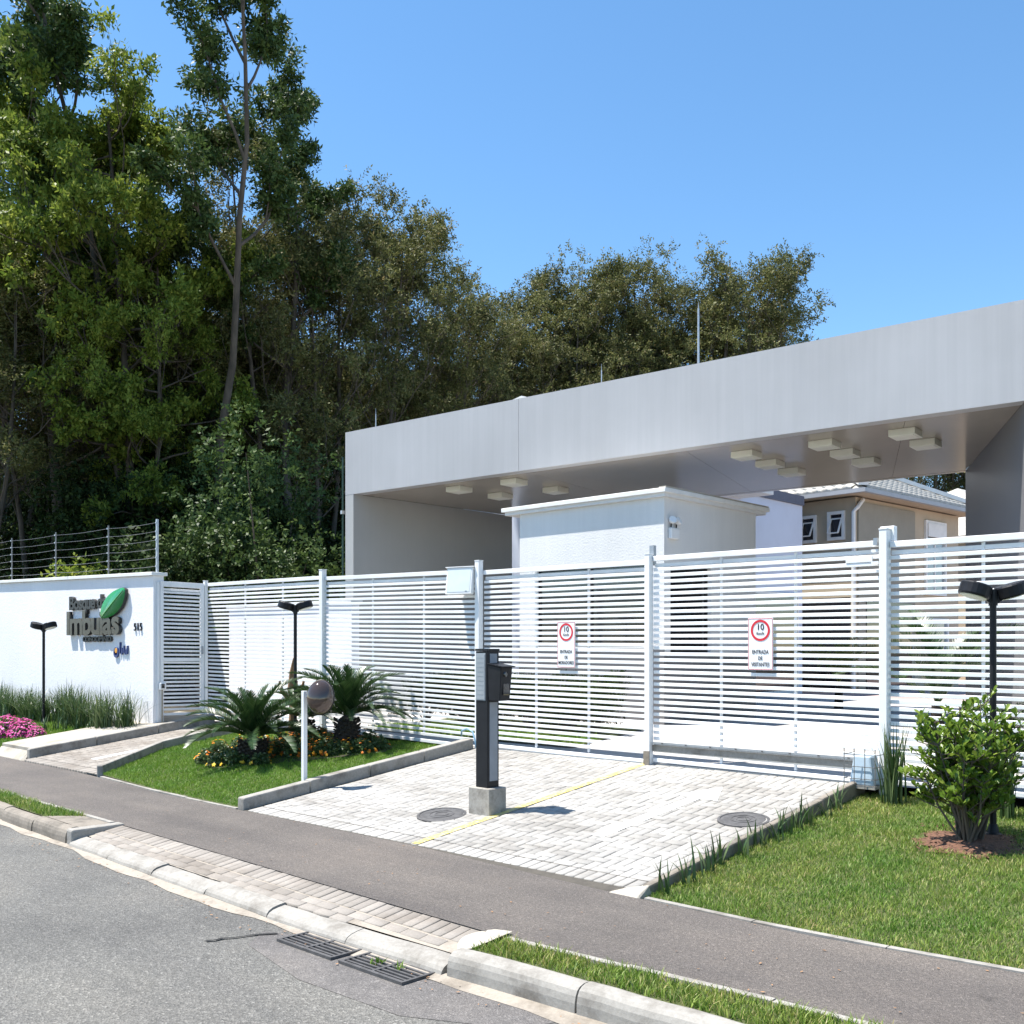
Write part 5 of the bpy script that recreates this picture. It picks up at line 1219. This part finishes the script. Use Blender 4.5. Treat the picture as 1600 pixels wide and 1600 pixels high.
# marigolds of the island
MO = [flower_proto(95, .16, .20, 420, 15, 'petal_orange', .045, .055), flower_proto(96, .15, .20, 420, 7, 'petal_orange', .045, .05), flower_proto(97, .15, .17, 420, 7, 'petal_yellow', .045, .055)]
soil_m = struct('flower_bed'); 
sheet('soil', 'dark_soil', [(-13.75, 7.6), (-12.7, 7.35), (-11.75, 8.35), (-11.15, 9.15), (-11.35, 9.5), (-13.3, 9.4), (-13.9, 8.4)], z_isle, soil_m, 0.012)
rdm = random.Random(21); n = 0
FP = [(-13.75, 7.6), (-12.7, 7.35), (-11.75, 8.35), (-11.15, 9.15), (-11.35, 9.5), (-13.3, 9.4), (-13.9, 8.4)]
while n < 62:
    x = rdm.uniform(-13.8, -10.75); y = rdm.uniform(7.3, 9.5)
    if not pip(np.array([x]), np.array([y]), FP)[0]: continue
    k = 2 if (y < 8.0 and rdm.random() < .75) else rdm.choice((0, 0, 1)); s = rdm.uniform(.8, 1.25)
    t = thing('marigold', 'yellow marigold plant at the foot of the left sago palm' if k == 2 else 'orange marigold plant in the flower bed between the sago palms', 'flowers', (x, y, z_isle(y) + .01), rdm.uniform(0, 6), 'yellow marigolds of the island bed' if k == 2 else 'orange marigolds of the island bed'); t.scale = (s, s, s)
    link('foliage', MO[k][0], None, t); link('flowers', MO[k][1], None, t)['kind'] = 'stuff'; n += 1

# sago palms
def frond_mesh(seed, L, rise, fall):
    rg = random.Random(seed); V = []; F = []; n = 62
    def rach(t): return Vector((L * t * (1 - .08 * t), 0, rise * math.sin(t * 1.9) - fall * t ** 2.4))
    for i in range(n):
        t = .12 + .88 * i / n; p = rach(t); tg = (rach(t + .01) - p).normalized(); nrm = Vector((-tg.z, 0, tg.x)); l = .17 * (math.sin(math.pi * (t * .84 + .12)) ** .7) * rg.uniform(.88, 1.06)
        for s in (-1, 1):
            d = (tg * .70 + Vector((0, s, 0)) * .62 + nrm * .40 + Vector((rg.uniform(-.06, .06), rg.uniform(-.06, .06), rg.uniform(-.06, .06)))).normalized(); w = tg * .0066; n0 = len(V)
            q1 = p + d * l * .55; q2 = p + d * l - Vector((0, 0, .008))
            V += [tuple(p - w), tuple(p + w), tuple(q1 + w), tuple(q1 - w), tuple(q2)]; F += [(n0, n0 + 1, n0 + 2), (n0, n0 + 2, n0 + 3), (n0 + 3, n0 + 2, n0 + 4)]
    for i in range(10):
        t0, t1 = i / 10, (i + 1) / 10; a, b = rach(t0), rach(t1); n0 = len(V); w0, w1 = .009 * (1 - t0 * .8), .009 * (1 - t1 * .8)
        V += [tuple(a + Vector((0, -w0, 0))), tuple(a + Vector((0, w0, 0))), tuple(b + Vector((0, w1, 0))), tuple(b + Vector((0, -w1, 0)))]; F += [(n0, n0 + 1, n0 + 2), (n0, n0 + 2, n0 + 3)]
    me = np_mesh('frond', V, F); me.materials.append(M['leaf_cycad']); return me
FR = [frond_mesh(i, 1.0, .20, .26) for i in range(2)] + [frond_mesh(5, .98, .16, .26), frond_mesh(6, .82, .10, .06)]
def cycad(x, y, z, th_, s, label, nf=42):
    t = thing('sago_palm', label, 'palm', (x, y, z), 0, 'sago palms of the island'); t.scale = (s, s, s); rd = random.Random(int(x * 100))
    mb = MB(); prof = [(.13, -.05), (.155, th_ * .3), (.15, th_ * .7), (.11, th_), (.04, th_ + .05)]; mb.lathe(prof, 16)
    for j in range(90):
        a = j * 2.4; zz = th_ * (j + 1) / 92; rr = .150; d = Vector((math.cos(a), math.sin(a), .55)).normalized()
        p = Vector((math.cos(a) * rr * .92, math.sin(a) * rr * .92, zz)); mb.bar(p, p + d * .055, .034, .022)
    mb.build('trunk', 'palm_trunk', t)
    for i in range(nf):
        lv = i / nf; me = FR[3] if lv > .8 else (FR[2] if lv < .35 else FR[i % 2]); o = link('frond', me, None, t, (0, 0, th_ + .02)); o.rotation_euler = (rd.uniform(-.15, .15), lerp(-.02, -1.15, lv ** 1.1) + rd.uniform(-.1, .1), i * 2.399)
        q = rd.uniform(.85, 1.1); o.scale = (q, q, q)
cycad(-12.65, 7.95, z_isle(7.95), .26, 1.15, 'left sago palm, spreading low over the flower bed')
cycad(-11.98, 9.12, z_isle(9.12), .42, 1.08, 'right sago palm on a stout dark trunk behind the dome post')
cycad(-13.15, 9.2, z_isle(9.2), .42, .85, 'rear sago palm half hidden by the dome', 26)
# weathered stump beside the lamp post
t = thing('driftwood_stump', 'brown weathered stump with a pointed top beside the middle lamp post', 'stump', (-13.62, 9.28, z_isle(9.28)))
MB().tube([(0, 0, -.05), (.02, 0, .5), (-.06, .02, .85), (-.02, 0, 1.1), (.04, 0, 1.32)], [.08, .06, .06, .035, .012], 9).build('stem', 'dead_wood', t)
for a in (.5, 2.2, 4.0): MB().tube([(0, 0, .6), (math.cos(a) * .16, math.sin(a) * .16, .78), (math.cos(a) * .2, math.sin(a) * .2, .95)], [.04, .035, .02], 7).build('snag', 'dead_wood', t)

# leafy bush on the right lawn
bx, by = -2.94, 8.60; bz = z_lawn(by)
mu = struct('mulch_ring'); mb = MB(); mb.v.append((bx + .03, by, bz + .035)); n = 28
for ring, (rr, zz) in enumerate(((.22, .03), (.42, .004))):
    for k in range(n):
        a = 2 * math.pi * k / n; q = rr * (1 + .14 * math.sin(k * 1.7) + .1 * math.sin(k * 3.1)); y = by + q * math.sin(a) * .95; mb.v.append((bx + q * math.cos(a), y, z_lawn(y) + zz))
for k in range(n):
    mb.f.append((0, 1 + k, 1 + (k + 1) % n)); mb.f.append((1 + k, 1 + n + k, 1 + n + (k + 1) % n, 1 + (k + 1) % n))
mb.build('mulch', 'mulch', mu, smooth=True)
rg = np.random.default_rng(31); nchip = 420; cc = np.column_stack([bx + rg.normal(size=nchip) * .19, by + rg.normal(size=nchip) * .19, np.zeros(nchip)])
cc[:, 2] = [z_lawn(q) + .022 for q in cc[:, 1]]
V, F = leaf_quads(cc, 3.0, .035, rg, .45); o = link('bark_chips', np_mesh('bark_chips', V, F), 'mulch', mu); o['kind'] = 'stuff'
bu = thing('leafy_bush', 'round green bush with large glossy paddle leaves on the right lawn', 'bush', (bx, by, bz))
rd = random.Random(77); mb = MB(); spots = []
for i in range(34):
    a = i * 2.4; ro_ = .08 + .33 * math.sqrt((i % 12) / 11); tp = Vector((math.cos(a) * ro_, math.sin(a) * ro_, (rd.uniform(1.02, 1.28) - ro_ * .9 if i < 24 else rd.uniform(.42, .70)))); b0 = Vector((math.cos(a) * rd.uniform(.01, .10), math.sin(a) * rd.uniform(.01, .10), 0))
    mid = b0.lerp(tp, .45) + Vector((rd.uniform(-.06, .06), rd.uniform(-.06, .06), .03)); mb.tube([b0, mid, tp], [.010, .008, .004], 6, cap=False)
    for j in range(11):
        t_ = rd.uniform(.20, 1.0); s = mid.lerp(tp, (t_ - .35) / .65) if t_ > .35 else b0.lerp(mid, t_ / .35); az = rd.uniform(0, 6.28); e_ = s + Vector((math.cos(az), math.sin(az), rd.uniform(.1, .9))).normalized() * rd.uniform(.10, .24); mb.tube([s, e_], [.006, .003], 5, cap=False)
        for q in range(4): spots.append((s.lerp(e_, .25 + .25 * q), (e_ - s).normalized()))
mb.build('stems', 'bark', bu)
def paddle(seed):
    V = []; F = []; L = .098; n = 6
    for i in range(n + 1):
        t_ = i / n; w = .030 * (t_ ** .75) * math.sqrt(max(0, 1 - ((t_ - .62) / .40) ** 2)) if t_ > .22 else .004 + .03 * t_ * .5
        V += [(L * t_, -w, .006 * math.sin(3 * t_) + .007), (L * t_, 0, .006 * math.sin(3 * t_)), (L * t_, w, .006 * math.sin(3 * t_) + .007)]
    for i in range(n):
        for k in range(2): F.append((i * 3 + k, i * 3 + k + 1, i * 3 + k + 4, i * 3 + k + 3))
    me = np_mesh('leaf', V, F, True); me.materials.append(M['leaf_bush']); return me
PD = paddle(1); allm = []
for s, d in spots:
    for j in range(3):
        az = rd.uniform(0, 6.28); side = Vector((math.cos(az), math.sin(az), rd.uniform(-.1, .9))); dr = (d * .5 + side * .8 + Vector((0, 0, .45))).normalized()
        q = dr.to_track_quat('X', 'Z').to_matrix().to_4x4(); sc = rd.uniform(.42, .95)
        allm.append(Matrix.Translation(s) @ q @ Matrix.Rotation(rd.uniform(-.9, .9), 4, 'X') @ Matrix.Scale(sc, 4))
view = Vector((3, -8.6, 0.9)).normalized()
allm.sort(key=lambda m: -m.translation.dot(view) - m.translation.z * .4)
for m in allm[:300]:
    o = bpy.data.objects.new('leaf', PD); COL.objects.link(o); o.parent = bu; o.matrix_local = m
V = []; F = []
for m in allm[300:]:
    n0 = len(V); V += [tuple(m @ q.co) for q in PD.vertices]; F += [tuple(i + n0 for i in p.vertices) for p in PD.polygons]
o = link('inner_leaves', np_mesh('inner_leaves', V, F, True), 'leaf_bush', bu); o['kind'] = 'stuff'

# plants inside the yard
def yard_palm(x, y, h, label, mat):
    z = z_drive(y); t = thing('yard_palm', label, 'palm', (x, y, z), 0, 'arching palms inside the yard'); rd = random.Random(int(h * 100) + int(x * 10))
    MB().tube([(0, 0, 0), (0, 0, h * .3)], [.10, .07], 8).build('trunk', 'palm_trunk', t)
    me = FR[0].copy(); me.materials.clear(); me.materials.append(M[mat])
    for i in range(16):
        o = link('frond', me, None, t, (0, 0, h * .28)); q = h * .75 * rd.uniform(.8, 1.1); o.scale = (q, q, q); o.rotation_euler = (0, rd.uniform(-1.1, -.35), i * 2.399)
yard_palm(-9.3, 19.6, 1.75, 'yellowish arching palm seen through the visitors gate', 'leaf_yellow')
yard_palm(-4.7, 12.6, 1.95, 'green arching palm seen through the right fence panel', 'leaf_cycad')
for i, (x, y) in enumerate(((-12.6, 12.3), (-11.8, 12.1), (-11.0, 12.2), (-10.2, 12.1), (-9.6, 12.0), (-13.0, 11.6), (-12.2, 11.7), (-11.4, 11.6), (-10.6, 11.6), (-9.8, 11.5))):
    a, b = SH[i % 3]; t = thing('bed_shrub', 'low green shrub in the bed before the guardhouse, behind the residents gate', 'shrub', (x, y, z_drive(y)), i, 'low shrubs before the guardhouse'); t.scale = (.27, .27, .29)
    link('stems', a, None, t); link('foliage', b, None, t)
for i, (x, y) in enumerate(((-3.6, 11.6), (-2.9, 11.3), (-2.2, 11.5))):
    a, b = SH[i % 3]; t = thing('bed_shrub', 'low green shrub behind the right fence panel', 'shrub', (x, y, z_drive(y)), i, 'low shrubs behind the right fence'); t.scale = (.22, .22, .22)
    link('stems', a, None, t); link('foliage', b, None, t)
rg = np.random.default_rng(5); n = 190; lx = rg.uniform(-11, -1.5, n); ly = np.array([(yk(x) - abs(rg.normal()) * .16 - .02) if rg.random() < .55 else rg.uniform(yo(x) + .05, yi(x) - .03) for x in lx])
lz = np.array([(ZROAD + .012) if y < yk(x) else .006 for x, y in zip(lx, ly)])
V, F = leaf_quads(np.column_stack([lx, ly, lz]), 6.0, .026, rg, .5)
V[:, 2] = np.repeat(lz, 4) + (V[:, 2] - np.repeat(lz, 4)) * .25
tag(link('leaf_litter', np_mesh('leaf_litter', V, F), 'dead_wood'), 'tiny dry leaves and grit scattered along the kerb and pavement', 'litter', None, 'stuff')
# blue hose loop at the gate post
t = MB().tube([(-10.25, 9.80, .60), (-10.22, 9.78, .68), (-10.10, 9.77, .72), (-9.98, 9.76, .68), (-9.92, 9.75, .55), (-9.90, 9.75, .47)], .012, 8).build('hose_loop', 'blue_hose', smooth=True); tag(t, 'short pale blue hose loop beside the white post at the island kerb end', 'hose')
